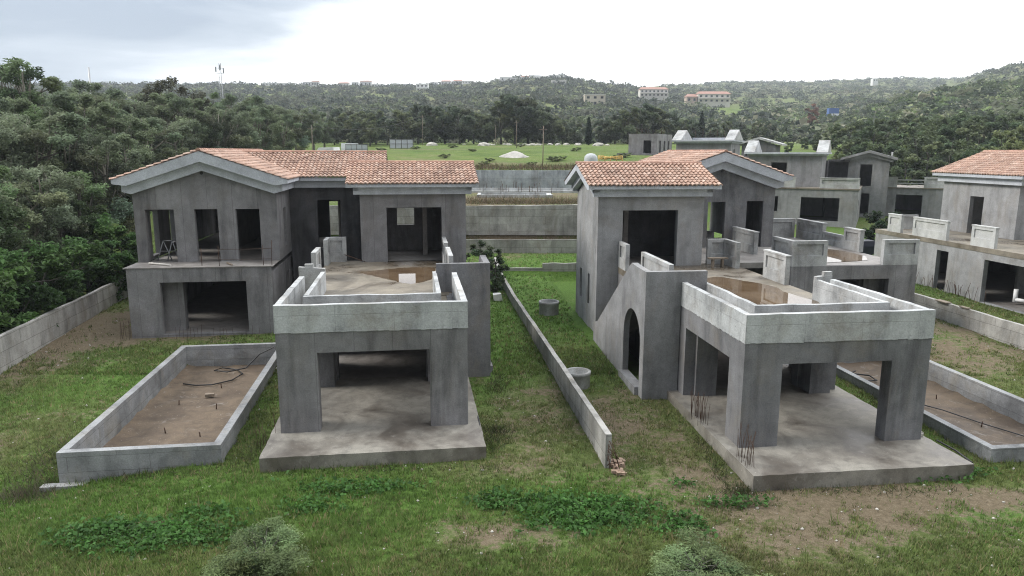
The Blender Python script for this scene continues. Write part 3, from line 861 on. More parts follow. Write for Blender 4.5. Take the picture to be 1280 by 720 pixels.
    # --- starter bars
    for pts, h in cfg['rebar']:
        rod_parts(root, fx, pts, h, 0.14, 0.0065, rnd, M['rust'])
    return root, fx

zf = 3.426
Lpiers = [(0.0, 0.2, 7.75, 10.7, zf, 4.73, False), (0.0, 0.2, 12.3, 14.95, zf, 4.73, False),
          (6.03, 6.24, 9.45, 11.3, zf, 4.73, False), (6.02, 6.23, 14.05, 15.25, zf, 4.73, False), (5.2, 6.23, 15.25, 15.46, zf, 4.73, False)]
Rpiers = [(0.0, 0.2, 7.25, 11.1, zf, 4.73, False), (0.0, 0.2, 13.65, 14.98, zf, 4.73, False),
          (5.98, 6.2, 9.25, 11.35, zf, 4.73, True), (5.72, 5.94, 13.8, 15.35, zf, 4.73, False), (4.85, 5.94, 15.35, 15.57, zf, 4.73, False),
          (8.86, 9.1, 18.5, 21.5, zf, 4.73, True), (8.86, 9.1, 14.38, 16.4, zf, 4.73, False), (8.86, 10.75, 14.1, 14.38, zf, 4.735, False),
          (13.85, 15.8, 14.1, 14.36, zf, 4.74, False), (15.52, 15.78, 23.0, 26.3, zf, 4.73, True), (15.52, 15.78, 18.9, 20.6, zf, 4.73, True),
          (13.6, 15.4, 26.3, 26.55, zf, 4.73, True), (15.54, 15.72, 20.65, 22.95, zf, 4.2, False)]
rb = random.Random(21)
Lrebar = [([(rb.uniform(-0.5, 0.15) + 6.9, rb.uniform(-0.6, 1.2), -0.35) for k in range(9)], 0.9),
          ([(rb.uniform(15.85, 16.3), rb.uniform(13.7, 14.3), 0.0) for k in range(8)], 0.9),
          ([(rb.uniform(9.4, 13.6), rb.uniform(13.6, 13.9), 0.0) for k in range(16)], 0.55)]
Rrebar = [([(-0.46 + rb.uniform(0, .25), rb.uniform(1.9, 3.2), 0) for k in range(26)], 0.95),
          ([(-0.40 + rb.uniform(0, .3), rb.uniform(-1.5, -0.55), 0) for k in range(18)], 1.0)]

L_cfg = dict(wing_y=6.15, wing_top=4.62, plat_bot=(-0.75, -0.8), inner=(0.78, 5.53, 1.76),
             gable=(8.75, 15.85, 16.0, 31.0),
             windows=[(9.65, 10.85, 3.43, 6.2), (11.75, 12.9, 3.43, 6.2), (13.9, 15.32, 3.43, 6.2)],
             back_holes=[(13.6, 14.6, 3.9, 5.9)], side_in=[(17.8, 18.7, 4.0, 6.1)],
             side_out=[(17.5, 18.7, 3.6, 6.0), (20.6, 21.5, 3.9, 5.8)], low_out=[(16.5, 17.2, 0.9, 2.5), (18.4, 19.2, 0.9, 2.5)],
             puddle=[(4.9, 11.7), (4.3, 11.6), (3.4, 10.3), (2.7, 9.3), (1.9, 8.3), (1.0, 9.2), (0.75, 10.8), (0.72, 12.6), (1.7, 12.9), (2.6, 12.7), (3.6, 12.1)],
             piers=Lpiers, rebar=Lrebar)
R_cfg = dict(wing_y=5.65, wing_top=4.72, plat_bot=(-0.8, -0.8), inner=(0.95, 5.7, 1.5),
             gable=(4.42, 11.52, 21.7, 31.0),
             windows=[(7.3, 8.4, 3.44, 6.2), (9.75, 10.8, 3.44, 6.25)],
             back_holes=[(10.1, 11.24, 3.44, 6.0)], side_in=[], side_out=[], low_out=[(16, 17, .9, 2.4)],
             puddle=[(1.2, 1.9), (1.16, 4), (1.18, 6.0), (0.9, 8.0), (1.0, 10.2), (1.8, 11.6), (2.9, 11.2), (3.9, 11.5), (4.7, 10.3), (5.3, 9.0), (5.2, 7.4), (5.45, 5.6), (4.9, 3.6), (5.1, 2.2), (3, 1.9)],
             piers=Rpiers, rebar=Rrebar)
villaL, fL = villa(LO, LA, True, 'leftmost grey villa with tiled roofs and three tall window openings above a garage opening', L_cfg)
villaR, fR = villa(RO, RA, False, 'grey villa with arched flank wall and open pavilion right of the sloping garden wall', R_cfg)

# --- third villa at the right edge (same frame as the second)
vs = empty('unfinished_villa', (RO[0], RO[1], 0), RA)
tag(vs, 'grey concrete villa cut by the right edge of the photo with white parapet piers', 'unfinished house', 'unfinished concrete villas')
m = MB()
strip_wall(m, 'y', 9.0, 31.0, 24.5, 24.8, -0.2, 3.12, [(11.0, 14.0, 0.05, 2.7), (16.2, 19.9, 0.05, 2.7), (23.05, 24.15, 0.05, 2.74), (27.0, 28.0, 0.9, 2.6)])
strip_wall(m, 'y', 9.0, 31.0, 35.7, 36.0, -0.2, 3.12, [(17.6, 21.6, 0.3, 2.6)])
strip_wall(m, 'x', 24.8, 35.7, 30.7, 31.0, -0.2, 3.12, [(26.5, 28.0, 0.8, 2.5)])
strip_wall(m, 'x', 24.8, 35.7, 22.2, 22.4, -0.2, 3.12, [(26.6, 29.0, 0.0, 2.4)])
m.build('house_wall', M['wall_light'], vs)
m = MB(); m.box(24.46, 36.04, 8.9, 31.04, 3.122, 3.425); m.build('roof_terrace', M['roof_floor'], vs)
m = MB(); m.box(24.81, 35.69, 9.0, 30.69, -0.3, 0.0); m.build('ground_floor', M['floor'], vs)
m = MB()
strip_wall(m, 'y', 23.4, 30.6, 29.4, 29.7, 3.43, 7.12, [(26.45, 27.75, 3.43, 6.1)])
strip_wall(m, 'x', 29.7, 37.2, 23.4, 23.7, 3.43, 7.12, [(30.2, 32.6, 3.43, 6.2)])
strip_wall(m, 'x', 29.7, 37.2, 30.3, 30.6, 3.43, [(29.7, 7.12), (33, 8.4), (37.2, 7.12)], [(30.2, 31.6, 3.43, 5.9)])
strip_wall(m, 'y', 23.7, 30.3, 36.9, 37.2, 3.43, 7.12)
m.build('upper_wall', M['wall_light'], vs)
m = MB()
m.box(28.80, 29.1, 22.68, 31.2, 7.46, 7.66); m.box(29.1, 29.398, 23.0, 30.95, 7.05, 7.6)
m.box(29.1, 37.4, 22.68, 23.0, 7.46, 7.66); m.box(29.398, 37.3, 23.0, 23.398, 7.05, 7.6)
m.build('cornice', M['cornice'], vs)
m = MB(); rg = np.random.default_rng(31)
tiled_slope(m, (28.75, 22.6, 7.67), (0, 8.75, 0), (4.25, 0, 1.56), rg, 37, 12)
tiled_slope(m, (37.25, 22.6, 7.67), (0, 8.75, 0), (-4.25, 0, 1.56), rg, 37, 12)
ridge_caps(m, (33.0, 22.6, 9.28), (33.0, 31.35, 9.28), rg)
m.build('roof', M['tile'], vs, colattr=True)
for p in [(24.5, 24.72, 28.15, 29.65, 3.426, 4.73, True), (24.5, 24.72, 23.45, 26.85, 3.426, 4.73, True), (24.5, 24.72, 19.3, 21.25, 3.426, 4.73, True), (24.5, 24.72, 14.2, 16.6, 3.426, 4.73, True), (25.6, 27.6, 30.6, 30.82, 3.426, 4.5, False)]:
    m = MB(); pier_mb(m, *p); m.build('parapet_pier', M['pier_white'], vs)
rod_parts(vs, None, [(24.1 + rb.uniform(-.1, .2), rb.uniform(23.6, 26.2), 0) for k in range(12)], 1.0, .2, .012, rb, M['rust'])
rod_parts(vs, None, [(24.1 + rb.uniform(-.1, .2), rb.uniform(19.2, 22.3), 0) for k in range(16)], 1.05, .3, .012, rb, M['rust'])

# --- white pipe offcuts standing inside the third villa
def local_mesh(name, mat, build, o=RO, a=RA, label=None, cat=None, group=None, colattr=False):
    mb = MB(); build(mb)
    ob = mb.build(name, mat, None, colattr=colattr)
    ob.location = (o[0], o[1], 0); ob.rotation_euler = (0, 0, a)
    tag(ob, label, cat, group); return ob
local_mesh('drain_pipe', M['white_plastic'], lambda b: (b.tube([(26.2, 19.1, 0.15), (26.2, 19.1, 0.95)], .13, 10), b.tube([(26.2, 19.05, 0.32), (26.5, 18.5, 0.30)], .11, 10), b.tube([(26.5, 18.5, 0.2), (26.5, 18.5, 0.62)], .11, 10)),
           label='white plastic pipe pieces standing in the dark opening of the right villa', cat='pipe')
local_mesh('drain_pipe', M['white_plastic'], lambda b: b.tube([(26.6, 17.6, 0.12), (26.75, 17.25, 0.12)], .1, 10),
           label='short white pipe offcut lying on the floor beside the standing pipes', cat='pipe')

# ------------------------------------------------------------------ plunge pools
def pool(o, a, mirror, label, wt=0.13):
    root = empty('pool_basin', (o[0], o[1], 0), a)
    tag(root, label, 'pool', 'unfinished pools')
    fx = (lambda x, y, z: (6.2 - x, y, z)) if mirror else None
    x0, x1, y0, y1 = 7.85, 12.65, -1.05, 11.45
    t = 0.26; zb = -1.5
    m = MB(fx)
    m.box(x0, x1, y0, y0 + t, zb, wt); m.box(x0, x1, y1 - t, y1, zb, wt + 0.01)
    m.box(x0, x0 + t, y0 + t, y1 - t, zb, wt - 0.004); m.box(x1 - t, x1, y0 + t, y1 - t, zb, wt + 0.004)
    m.build('basin_wall', M['pool_wall'], root)
    m = MB(fx)
    m.box(x0 + 1.2, x1 + 0.45, y0 - 0.28, y0 - 0.002, zb, -0.84)
    m.build('footing', M['pool_wall'], root)
    m = MB(fx)
    n = 26; k = 12
    P = [[(x0 + t - .01 + (x1 - x0 - 2 * t + .02) * i / k, y0 + t - .01 + (y1 - y0 - 2 * t + .02) * j / n, -0.93 + 0.10 * float(vnoise(i * .7, j * .6, 3)) + 0.03 * math.sin(j * 2.2) + (0.12 if i in (0, k) else 0)) for i in range(k + 1)] for j in range(n + 1)]
    V = [p for r in P for p in r]
    m.mesh(V, [(j * (k + 1) + i, j * (k + 1) + i + 1, (j + 1) * (k + 1) + i + 1, (j + 1) * (k + 1) + i) for j in range(n) for i in range(k)], True)
    m.build('basin_floor', M['soil'], root)
    rn = random.Random(2)
    for (u, v) in ((.3, .25), (.62, .3), (.35, .5), (.72, .55), (.45, .72), (.2, .1), (.85, .15)):
        px_ = x0 + t + u * (x1 - x0 - 2 * t); py_ = y0 + t + v * (y1 - y0 - 2 * t)
        m = MB(fx); m.tube([(px_, py_, -0.95), (px_ + rn.uniform(-.03, .03), py_, -0.66)], 0.022, 6); m.build('starter_peg', M['rust'], root)
    return root
pool(LO, LA, True, 'long rectangular concrete pool basin with brown soil floor left of the left pavilion', 0.13)
pool(RO, RA, False, 'long rectangular concrete pool basin partly hidden behind the right pavilion pillar', 0.04)

def fl(x, y, z=0): return (x, y, z)
local_mesh('garden_hose', M['hose'], lambda b: b.tube([(-5.6, 8.5, -.82), (-5.0, 8.2, -.82), (-4.33, 8.2, -.82), (-3.6, 8.7, -.8), (-3.35, 9.6, -.8), (-3.75, 10.3, -.8), (-4.5, 10.75, -.82), (-4.75, 10.3, -.8), (-4.1, 9.9, -.78), (-3.3, 10.2, -.7), (-2.7, 10.3, -.1), (-2.0, 10.2, .25), (-1.5, 9.4, -.1)], .03, 8),
           LO, LA, 'black hose looped on the soil floor of the left pool', 'hose')
local_mesh('garden_hose', M['hose'], lambda b: b.tube([(8.9, 8.5, -.8), (9.6, 9.2, -.76), (10.2, 8.9, -.78), (10.1, 8.2, -.78), (9.4, 8.1, -.76), (9.0, 8.8, -.7), (9.8, 9.35, -.68)], .034, 8),
           RO, RA, 'black hose coiled in the far end of the right pool', 'hose')
local_mesh('garden_hose', M['hose'], lambda b: b.tube([(9.3, 6.8, -.8), (9.7, 5.6, -.78), (10.4, 4.4, -.78), (10.9, 3.0, -.8), (11.5, 1.6, -.8), (11.9, 0.6, -.8)], .022, 8),
           RO, RA, 'dark pipe snaking along the floor of the right pool', 'hose')
local_mesh('timber_offcut', M['timber'], lambda b: b.hexa([(-4.2, 6.6, -.85), (-3.85, 6.65, -.85), (-3.87, 6.8, -.85), (-4.22, 6.75, -.85)], [(-4.2, 6.6, -.73), (-3.85, 6.65, -.73), (-3.87, 6.8, -.73), (-4.22, 6.75, -.73)]),
           LO, LA, 'small dark timber block lying on the soil of the left pool', 'timber')
def tank(b):
    b.box(-1.55, -1.1, 9.15, 9.75, -.12, .34); b.box(-1.58, -1.32, 9.1, 9.75, .34, .40); b.box(-1.22, -1.0, 9.4, 9.95, .345, .46)
    b.tube([(-1.3, 9.1, 0), (-1.5, 8.7, -.15), (-1.6, 8.2, -.2)], .02, 6)
local_mesh('plastic_box', M['white_plastic'], tank, LO, LA, 'white plastic box beside the right wall of the left pool', 'box')
# ------------------------------------------------------------------ garden and retaining walls
def wall_run(name, mat, pts, thick, label, cat='wall', group=None, base=-1.0, end_detail=None):
    """wall along a polyline; pts = (x, y, ztop)"""
    b = MB()
    rn = random.Random(len(pts) * 7)
    for (p, q) in zip(pts[:-1], pts[1:]):
        d = Vector((q[0] - p[0], q[1] - p[1], 0)); L = d.length; d.normalize(); n = Vector((-d.y, d.x, 0)) * thick / 2
        k = max(1, int(L / 0.8))
        for i in range(k):
            f0, f1 = i / k, (i + 1) / k
            a = Vector((p[0], p[1], 0)).lerp(Vector((q[0], q[1], 0)), f0); c = Vector((p[0], p[1], 0)).lerp(Vector((q[0], q[1], 0)), f1)
            z0 = p[2] + (q[2] - p[2]) * f0 + 0.05 * (float(vnoise(a.x * 3, a.y * 3, 9)) - .5); z1 = p[2] + (q[2] - p[2]) * f1 + 0.05 * (float(vnoise(c.x * 3, c.y * 3, 9)) - .5)
            b0 = min(tz(a.x, a.y), tz(c.x, c.y)) + base
            b.hexa([(*(a - n).xy, b0), (*(c - n).xy, b0), (*(c + n).xy, b0), (*(a + n).xy, b0)], [(*(a - n).xy, z0), (*(c - n).xy, z1), (*(c + n).xy, z1), (*(a + n).xy, z0)])
    o = b.build(name, mat)
    tag(o, label, cat, group); return o

def Lw(x, y, z): return to_world(LO, LA, x, y, z)
def Rw(x, y, z): return to_world(RO, RA, x, y, z)
gw = empty('garden_wall', Lw(10.3, -3.0, -0.5), 0)
tag(gw, 'long low concrete wall running down the lawn between the two front villas', 'wall')
o = wall_run('wall_panel', M['garden_wall'], [Lw(10.30, -3.05, .64), Lw(10.38, 6, .66), Lw(10.46, 18.7, .66), Lw(10.55, 25.5, .8), Lw(10.75, 31.5, 1.15)], 0.19, None, None)
for k in ('category', 'label'):
    if k in o: del o[k]
o.parent = gw; o.matrix_parent_inverse = Matrix.Translation(Vector(Lw(10.3, -3.0, -0.5))).inverted()
rn = random.Random(4)
for k in range(15):
    b = MB(); p = Lw(10.24 + rn.uniform(0, .16), -3.13, rn.uniform(-.4, .55)); q = Lw(10.3 + rn.uniform(-.1, .35), -3.25 - rn.uniform(0, .25), -.45 + rn.uniform(0, .5))
    b.tube([p, ((p[0] + q[0]) / 2, (p[1] + q[1]) / 2, (p[2] + q[2]) / 2 + .06), q], .012, 4)
    ob = b.build('rebar', M['rust']); ob.parent = gw; ob.matrix_parent_inverse = Matrix.Translation(Vector(Lw(10.3, -3.0, -0.5))).inverted()
b = MB(); rn = random.Random(5)
def chunk(b, c, s, rn):
    V = [(sx * s[0] * rn.uniform(.6, 1) + c[0], sy * s[1] * rn.uniform(.6, 1) + c[1], sz * s[2] * rn.uniform(.6, 1) + c[2]) for sx in (-1, 1) for sy in (-1, 1) for sz in (-1, 1)]
    b.mesh(V, [(0, 1, 3, 2), (4, 6, 7, 5), (0, 4, 5, 1), (2, 3, 7, 6), (0, 2, 6, 4), (1, 5, 7, 3)])
for k in range(26):
    chunk(b, Lw(10.55 + rn.uniform(-.15, .3), -3.1 + rn.uniform(-.45, .5), -.46 + rn.uniform(0, .1)), (rn.uniform(.05, .16), rn.uniform(.05, .14), rn.uniform(.04, .1)), rn)
tag(b.build('rubble_heap', M['rubble']), 'small heap of brick and mortar rubble at the near end of the sloping garden wall', 'rubble')

wall_run('boundary_wall', M['garden_wall'], [Lw(-13.2, -4, 1.0), Lw(-13.35, 9, 1.28), Lw(-13.6, 26, 1.35), Lw(-13.7, 34, 1.45)], 0.2, 'grey board-marked boundary wall below the trees left of the left villa')
wall_run('boundary_wall', M['garden_wall'], [Rw(18.9, 1, .9), Rw(18.85, 10, 1.0), Rw(18.9, 18.5, 1.02), Rw(18.95, 27, 1.05)], 0.2, 'pale low boundary wall in front of the villa at the right edge')
wall_run('retaining_wall', M['garden_wall'], [(-18, 62.12, 4.6), (-4, 62.12, 4.58), (6, 62.12, 4.72), (10.8, 62.12, 4.7)], 0.36, 'tall board-marked retaining wall behind the lawn between the villas')
wall_run('retaining_wall', M['garden_wall'], [(-9, 60.68, 1.86), (9, 60.68, 1.9)], 0.17, 'low mossy retaining wall at the foot of the tall one')
wall_run('garden_step_wall', M['garden_wall'], [(2.25, 53.0, 1.06), (8, 53.0, 1.08)], 0.2, 'short low garden step wall beside the right villa', base=-.8)
wall_run('garden_step_wall', M['garden_wall'], [(-3.4, 53.0, .70), (2.24, 53.0, .72)], 0.16, 'low garden step wall edging the raised lawn near the shrub', base=-.8)
M['blue_wall'] = concrete('bluish_wall', (0.33, 0.35, 0.38), warm=(0.25, 0.23, 0.2), stain=0.6, streak=0.8, panel=(2.6, 6, 0, .7), white=.3)
wall_run('retaining_wall', M['blue_wall'], [(-18, 88.14, 6.92), (15.5, 88.14, 6.95)], 0.34, 'pale bluish retaining wall below the green field')

# foundation slabs on the terrace between the retaining walls
for (x0, x1, y0, y1, lab) in ((-5, 9.5, 80, 84.5, 'long pale foundation slab in front of the bluish retaining wall'), (-3.5, 4, 72, 75.5, 'pale foundation slab standing among dry brush behind the tall retaining wall')):
    b = MB(); b.box(x0, x1, y0, y1, 4.4, 4.95); b.box(x0 + .4, x1 - .6, y0 + .4, y0 + .65, 4.94, 5.2)
    rn = random.Random(int(y0))
    o = b.build('foundation_slab', M['parapet']); tag(o, lab, 'foundation')
    rod_parts(o, None, [(rn.uniform(x0, x1), rn.uniform(y0, y1), 4.95) for k in range(14)], 1.0, .1, .022, rn, M['rust'])
b = MB(); rn = random.Random(9)
for k in range(40): rods(b, [(rn.uniform(-5, 8), 88.2 + rn.uniform(-.1, 1.6), 6.9)], rn.uniform(.3, 1.3), .25, .02, rn)
tag(b.build('starter_bars', M['rust']), 'row of rusty starter bars sticking up behind the bluish retaining wall', 'rebar', kind='stuff')

# ------------------------------------------------------------------ concrete rings
def ring(x, y, r, h, lab):
    b = MB(); n = 28; z = tz(x, y); t = 0.075
    prof = [(r, -.1), (r, h - .14), (r + .03, h - .12), (r + .03, h), (r - t, h), (r - t, 0.02)]
    V = [(x + p * math.cos(2 * PI * k / n), y + p * math.sin(2 * PI * k / n), z + q) for p, q in prof for k in range(n)]
    b.mesh(V, [(i * n + k, i * n + (k + 1) % n, (i + 1) * n + (k + 1) % n, (i + 1) * n + k) for i in range(len(prof) - 1) for k in range(n)], True)
    b.mesh(V[5 * n:6 * n], [tuple(range(n))])
    o = b.build('concrete_ring', M['pier']); tag(o, lab, 'well ring')
ring(2.12, 40.6, .56, .76, 'grey concrete ring standing on the lawn far up beside the villa corner')
ring(2.72, 28.6, .5, .66, 'grey concrete ring half hidden behind the sloping garden wall')

# ------------------------------------------------------------------ small debris on the left villa's terrace and around
def deb(name, mat, pts, r, lab, cat, o=LO, a=LA):
    local_mesh(name, mat, lambda b: b.tube(pts, r, 6), o, a, lab, cat)
deb('timber_plank', M['pale_timber'], [(-8.9, 15.35, 3.52), (-7.6, 14.55, 3.52)], .055, 'pale plank lying on the balcony of the left gabled wing', 'plank')
deb('timber_plank', M['timber'], [(-5.0, 15.0, 3.52), (-4.6, 14.3, 3.52)], .045, 'short dark plank on the balcony edge below the middle window opening', 'plank')
deb('steel_bar', M['rust'], [(-6.1, 14.5, 3.45), (-6.1, 14.5, 4.35)], .018, 'thin upright bar carrying the balcony rope', 'bar')
def rail(b):
    b.tube([(-5.2, 14.25, 3.4), (-5.2, 14.25, 4.5)], .016, 5); b.tube([(-2.65, 14.25, 3.4), (-2.6, 14.25, 4.75)], .016, 5); b.tube([(-3.05, 14.25, 3.4), (-3.05, 14.25, 4.5)], .014, 5)
    b.tube([(-5.2, 14.25, 4.33), (-3.9, 14.25, 4.31), (-2.62, 14.25, 4.33)], .014, 5); b.tube([(-5.2, 14.25, 3.8), (-2.62, 14.25, 3.8)], .010, 5)
local_mesh('safety_rail', M['rust'], rail, LO, LA, 'thin makeshift rail of bars across the balcony of the left gabled wing', 'railing')
def trestle(b):
    for dx in (0, .5): b.tube([(-8.9 + dx, 16.6, 3.45), (-8.6 + dx * .9, 16.8, 4.5)], .03, 5); b.tube([(-8.2 + dx * .7, 16.7, 3.45), (-8.6 + dx * .9, 16.8, 4.5)], .03, 5)
    b.tube([(-8.75, 16.7, 3.95), (-8.0, 16.75, 3.95)], .025, 5); b.tube([(-8.6, 16.8, 4.5), (-8.15, 16.8, 4.5)], .03, 5)
local_mesh('step_ladder', M['steel'], trestle, LO, LA, 'folding metal trestle inside the first upper window opening of the left villa', 'trestle')
deb('steel_pipe', M['rust'], [(1.0, 14.2, 3.95), (2.0, 14.6, 3.5)], .022, 'thin pipe leaning beside the parapet pier of the left roof terrace', 'pipe')
local_mesh('white_block', M['pale_timber'], lambda b: b.box(1.15, 1.65, 6.15, 6.4, 3.44, 3.6), RO, RA, 'pale foam offcut at the corner of the right roof terrace', 'offcut')
local_mesh('bench', M['timber'], lambda b: (b.box(4.5, 5.5, 14.2, 14.5, 3.85, 3.92), b.box(4.7, 4.8, 14.25, 14.45, 3.44, 3.85), b.box(5.2, 5.3, 14.25, 14.45, 3.44, 3.85)), RO, RA, 'rough plank bench beside the block on the right roof terrace', 'bench')
def stones(b):
    rn = random.Random(8)
    for k in range(7): chunk(b, (6.25 + rn.uniform(-.2, .25), .3 + rn.uniform(-.3, .3), .05), (rn.uniform(.04, .13), rn.uniform(.04, .12), rn.uniform(.03, .08)), rn)
local_mesh('rubble_heap', M['rock'], stones, RO, RA, 'few pale stones at the foot of the right pavilion pillar', 'rubble')
def pipe_on_edge(b): b.tube([(6.55, 3.9, -.1), (6.62, 2.2, -.12), (6.6, .5, .0), (6.58, -.9, -.05), (6.6, -1.9, -.15)], .03, 6)
local_mesh('black_pipe', M['hose'], pipe_on_edge, LO, LA, 'black pipe lying along the right edge of the left platform', 'pipe')
local_mesh('black_pipe', M['hose'], lambda b: b.tube([(6.62, -.2, .03), (6.66, -1.0, .02), (6.58, -1.8, -.02)], .03, 6), RO, RA, 'black pipe lying along the right edge of the right platform', 'pipe')
local_mesh('sack', M['cloth'], lambda b: chunk(b, (9.6, 20.3, .3), (.34, .3, .26), random.Random(3)), LO, LA, 'white sack dumped under the shrub at the far end of the garden wall', 'sack')
local_mesh('plank', M['timber'], lambda b: b.box(18.6, 18.95, 15.3, 16.2, 1.03, 1.08), RO, RA, 'longer loose board lying on top of the pale right boundary wall', 'plank')
local_mesh('plank', M['timber'], lambda b: b.box(18.7, 18.9, 13.8, 14.4, 1.03, 1.09), RO, RA, 'shorter loose board lying on top of the pale right boundary wall', 'plank')

# ------------------------------------------------------------------ car behind the terraces
def make_car(name, loc, rz, paint, label, van=False, scale=1.0, group=None):
    root = empty(name, loc, rz); root.scale = (scale,) * 3
    tag(root, label, 'van' if van else 'car', group)
    if van:
        prof = [(-2.2, .35), (2.25, .35), (2.3, .95), (1.75, 1.15), (1.25, 1.95), (-2.15, 2.0), (-2.25, 1.0)]
    else:
        prof = [(-2.15, .32), (2.15, .32), (2.2, .7), (1.95, .85), (.95, .95), (.35, 1.42), (-1.05, 1.45), (-1.75, 1.0), (-2.2, .95)]
    b = MB(); n = len(prof)
    A = [(x, -.82 + (.14 if z > 1.2 else 0), z) for x, z in prof]; B = [(x, .82 - (.14 if z > 1.2 else 0), z) for x, z in prof]
    b.mesh(A + B, [tuple(range(n)), tuple(range(2 * n - 1, n - 1, -1))] + [(i, n + i, n + (i + 1) % n, (i + 1) % n) for i in range(n)], False, paint)
    b.build('body', M['paint'], root, colattr=True)
    b = MB()
    if van:
        for s in (-1, 1): b.face([(.3, s * .76, 1.25), (1.5, s * .76, 1.25), (1.2, s * .70, 1.8), (.3, s * .70, 1.8)])
        b.face([(1.74, -.62, 1.2), (1.74, .62, 1.2), (1.3, .55, 1.9), (1.3, -.55, 1.9)])
    else:
        for s in (-1, 1):
            b.face([(-.95, s * .79, 1.0), (-.1, s * .79, 1.0), (-.1, s * .695, 1.39), (-.9, s * .695, 1.39)])
            b.face([(0, s * .79, 1.0), (.8, s * .79, 1.0), (.33, s * .70, 1.37), (0, s * .695, 1.39)])
        b.face([(.955, -.68, .975), (.955, .68, .975), (.385, .6, 1.4), (.385, -.6, 1.4)])
        b.face([(-1.74, -.66, 1.02), (-1.74, .66, 1.02), (-1.1, .58, 1.44), (-1.1, -.58, 1.44)])
    b.build('window', M['glass'], root)
    for (x, y) in ((1.35, -.8), (1.35, .8), (-1.35, -.8), (-1.35, .8)):
        b = MB(); b.tube([(x, y - .1, .32), (x, y + .1, .32)], .32, 14); w = b.build('wheel', M['hose'], root)
        b = MB(); b.tube([(x, y - .11, .32), (x, y + .11, .32)], .18, 10); b.build('rim', M['steel'], w)
    return root
make_car('parked_car', (29.9, 62.0, tz(29.9, 62)), PI, (.015, .018, .03), 'dark car parked behind the roof terrace piers of the right villa')
make_car('parked_van', (pix(409, 128), 128, tz(pix(409, 128), 128)), 2.6, (.75, .75, .76), 'white pick-up van at the left end of the green field', True, 1.05)
make_car('parked_van', (pix(440, 146), 146, tz(pix(440, 146), 146)), .2, (.72, .73, .74), 'long white van parked behind the left site fence panels', True, .95)

# ------------------------------------------------------------------ villas further back
def T_(lab, loc=(0, 0, 0), rz=0, name='unfinished_house', grp='unfinished houses in the back rows'):
    r = empty(name, loc, rz); tag(r, lab, 'unfinished house', grp); return r
BK = math.radians(-27)          # the back rows stand at an angle to the front villas
def upstand(m, xa, xb, y0, ym, y1, zb, zt):
    m.hexa([(xa, y0, zb), (xb, y0, zb), (xb, ym, zb), (xa, ym, zb)], [(xa, y0, zb + .05), (xb, y0, zb + .05), (xb, ym, zt), (xa, ym, zt)])
    m.hexa([(xa, ym, zb), (xb, ym, zb), (xb, y1, zb), (xa, y1, zb)], [(xa, ym, zt), (xb, ym, zt), (xb, y1, zb + .05), (xa, y1, zb + .05)])
t = T_('grey two-storey shell with dark wide opening and narrow gabled tower between the right villas', (33.0, 80, 0), BK)
m = MB()
strip_wall(m, 'x', -4.9, 4.5, 0, .3, 0.6, 5.15, [(-1.2, 2.7, 1.75, 4.28), (-4.3, -3.6, 2.6, 4.3)])
strip_wall(m, 'y', .3, 9, -4.9, -4.6, 0.6, 5.1); strip_wall(m, 'y', .3, 12, 4.2, 4.5, 0.6, 5.1, [(2.0, 3.6, 1.4, 4)])
m.box(-4.6, 4.2, 9, 9.3, .6, 5.1); m.box(-4.6, 4.2, .3, 9, 1.2, 1.5)
m.build('house_wall', M['wall_light2'], t)
m = MB(); m.box(-5.0, 4.6, -.1, 9.3, 5.152, 5.3); m.box(-4.6, 4.2, .31, 9, 4.9, 5.15); m.build('roof_terrace', M['roof_floor'], t)
m = MB()
strip_wall(m, 'x', -7.4, .5, 2.4, 2.7, 5.3, 8.95, [(-4.9, -3.2, 5.9, 8.0)])
strip_wall(m, 'y', 2.7, 9, .2, .5, 5.3, 8.95); strip_wall(m, 'y', 2.7, 9, -7.4, -7.1, .6, 8.95); m.box(-7.1, .2, 8.7, 9, 5.3, 8.95)
m.build('upper_wall', M['wall_light2'], t)
m = MB(); m.box(-7.9, 1.0, 1.8, 9.4, 8.95, 9.12); m.box(-7.6, .7, 2.1, 9.2, 8.78, 8.949); m.build('roof_slab', M['cornice'], t)
for (xa, xb) in ((-7.9, -6.75), (-.15, 1.02)):
    m = MB(); upstand(m, xa, xb, 1.85, 4.6, 7.6, 9.12, 10.5); m.build('roof_upstand', M['pier'], t)
for p in [(-4.4, -1.9, 0, .25, 5.3, 6.45), (.6, 4.55, 0, .25, 5.3, 6.45)]:
    m = MB(); pier_mb(m, *p, True); m.build('parapet_pier', M['pier'], t)
TW = lambda x, y, z: (x + 1.5, y - .6, z)
m = MB(TW)
strip_wall(m, 'x', -1.0, 1.5, 11.5, 11.7, .6, 8.3); m.box(-1.0, 1.5, 10.6, 11.5, 8.0, 8.2); m.box(-1.0, -.8, 8.7, 11.5, .6, 8.2)
m.build('link_wall', M['wall_damp_shade'], t)
m = MB(TW)
strip_wall(m, 'x', 1.35, 5.75, 11, 11.3, .6, [(1.35, 8.2), (3.5, 8.8), (5.75, 8.2)], [(2.55, 3.9, 1.9, 4.35), (2.65, 3.95, 5.2, 7.75)])
strip_wall(m, 'y', 11.3, 15, 1.35, 1.65, .6, 8.2); strip_wall(m, 'y', 11.3, 15, 5.45, 5.75, .6, 8.2, [(12.0, 12.5, 5.4, 7.6)]); m.box(1.65, 5.45, 14.7, 15, .6, 8.2); m.box(1.65, 5.45, 11.31, 14.7, 4.4, 4.9); m.box(1.65, 5.45, 11.31, 14.7, 8.0, 8.2)
m.build('tower_wall', M['wall_light2'], t)
m = MB(TW)
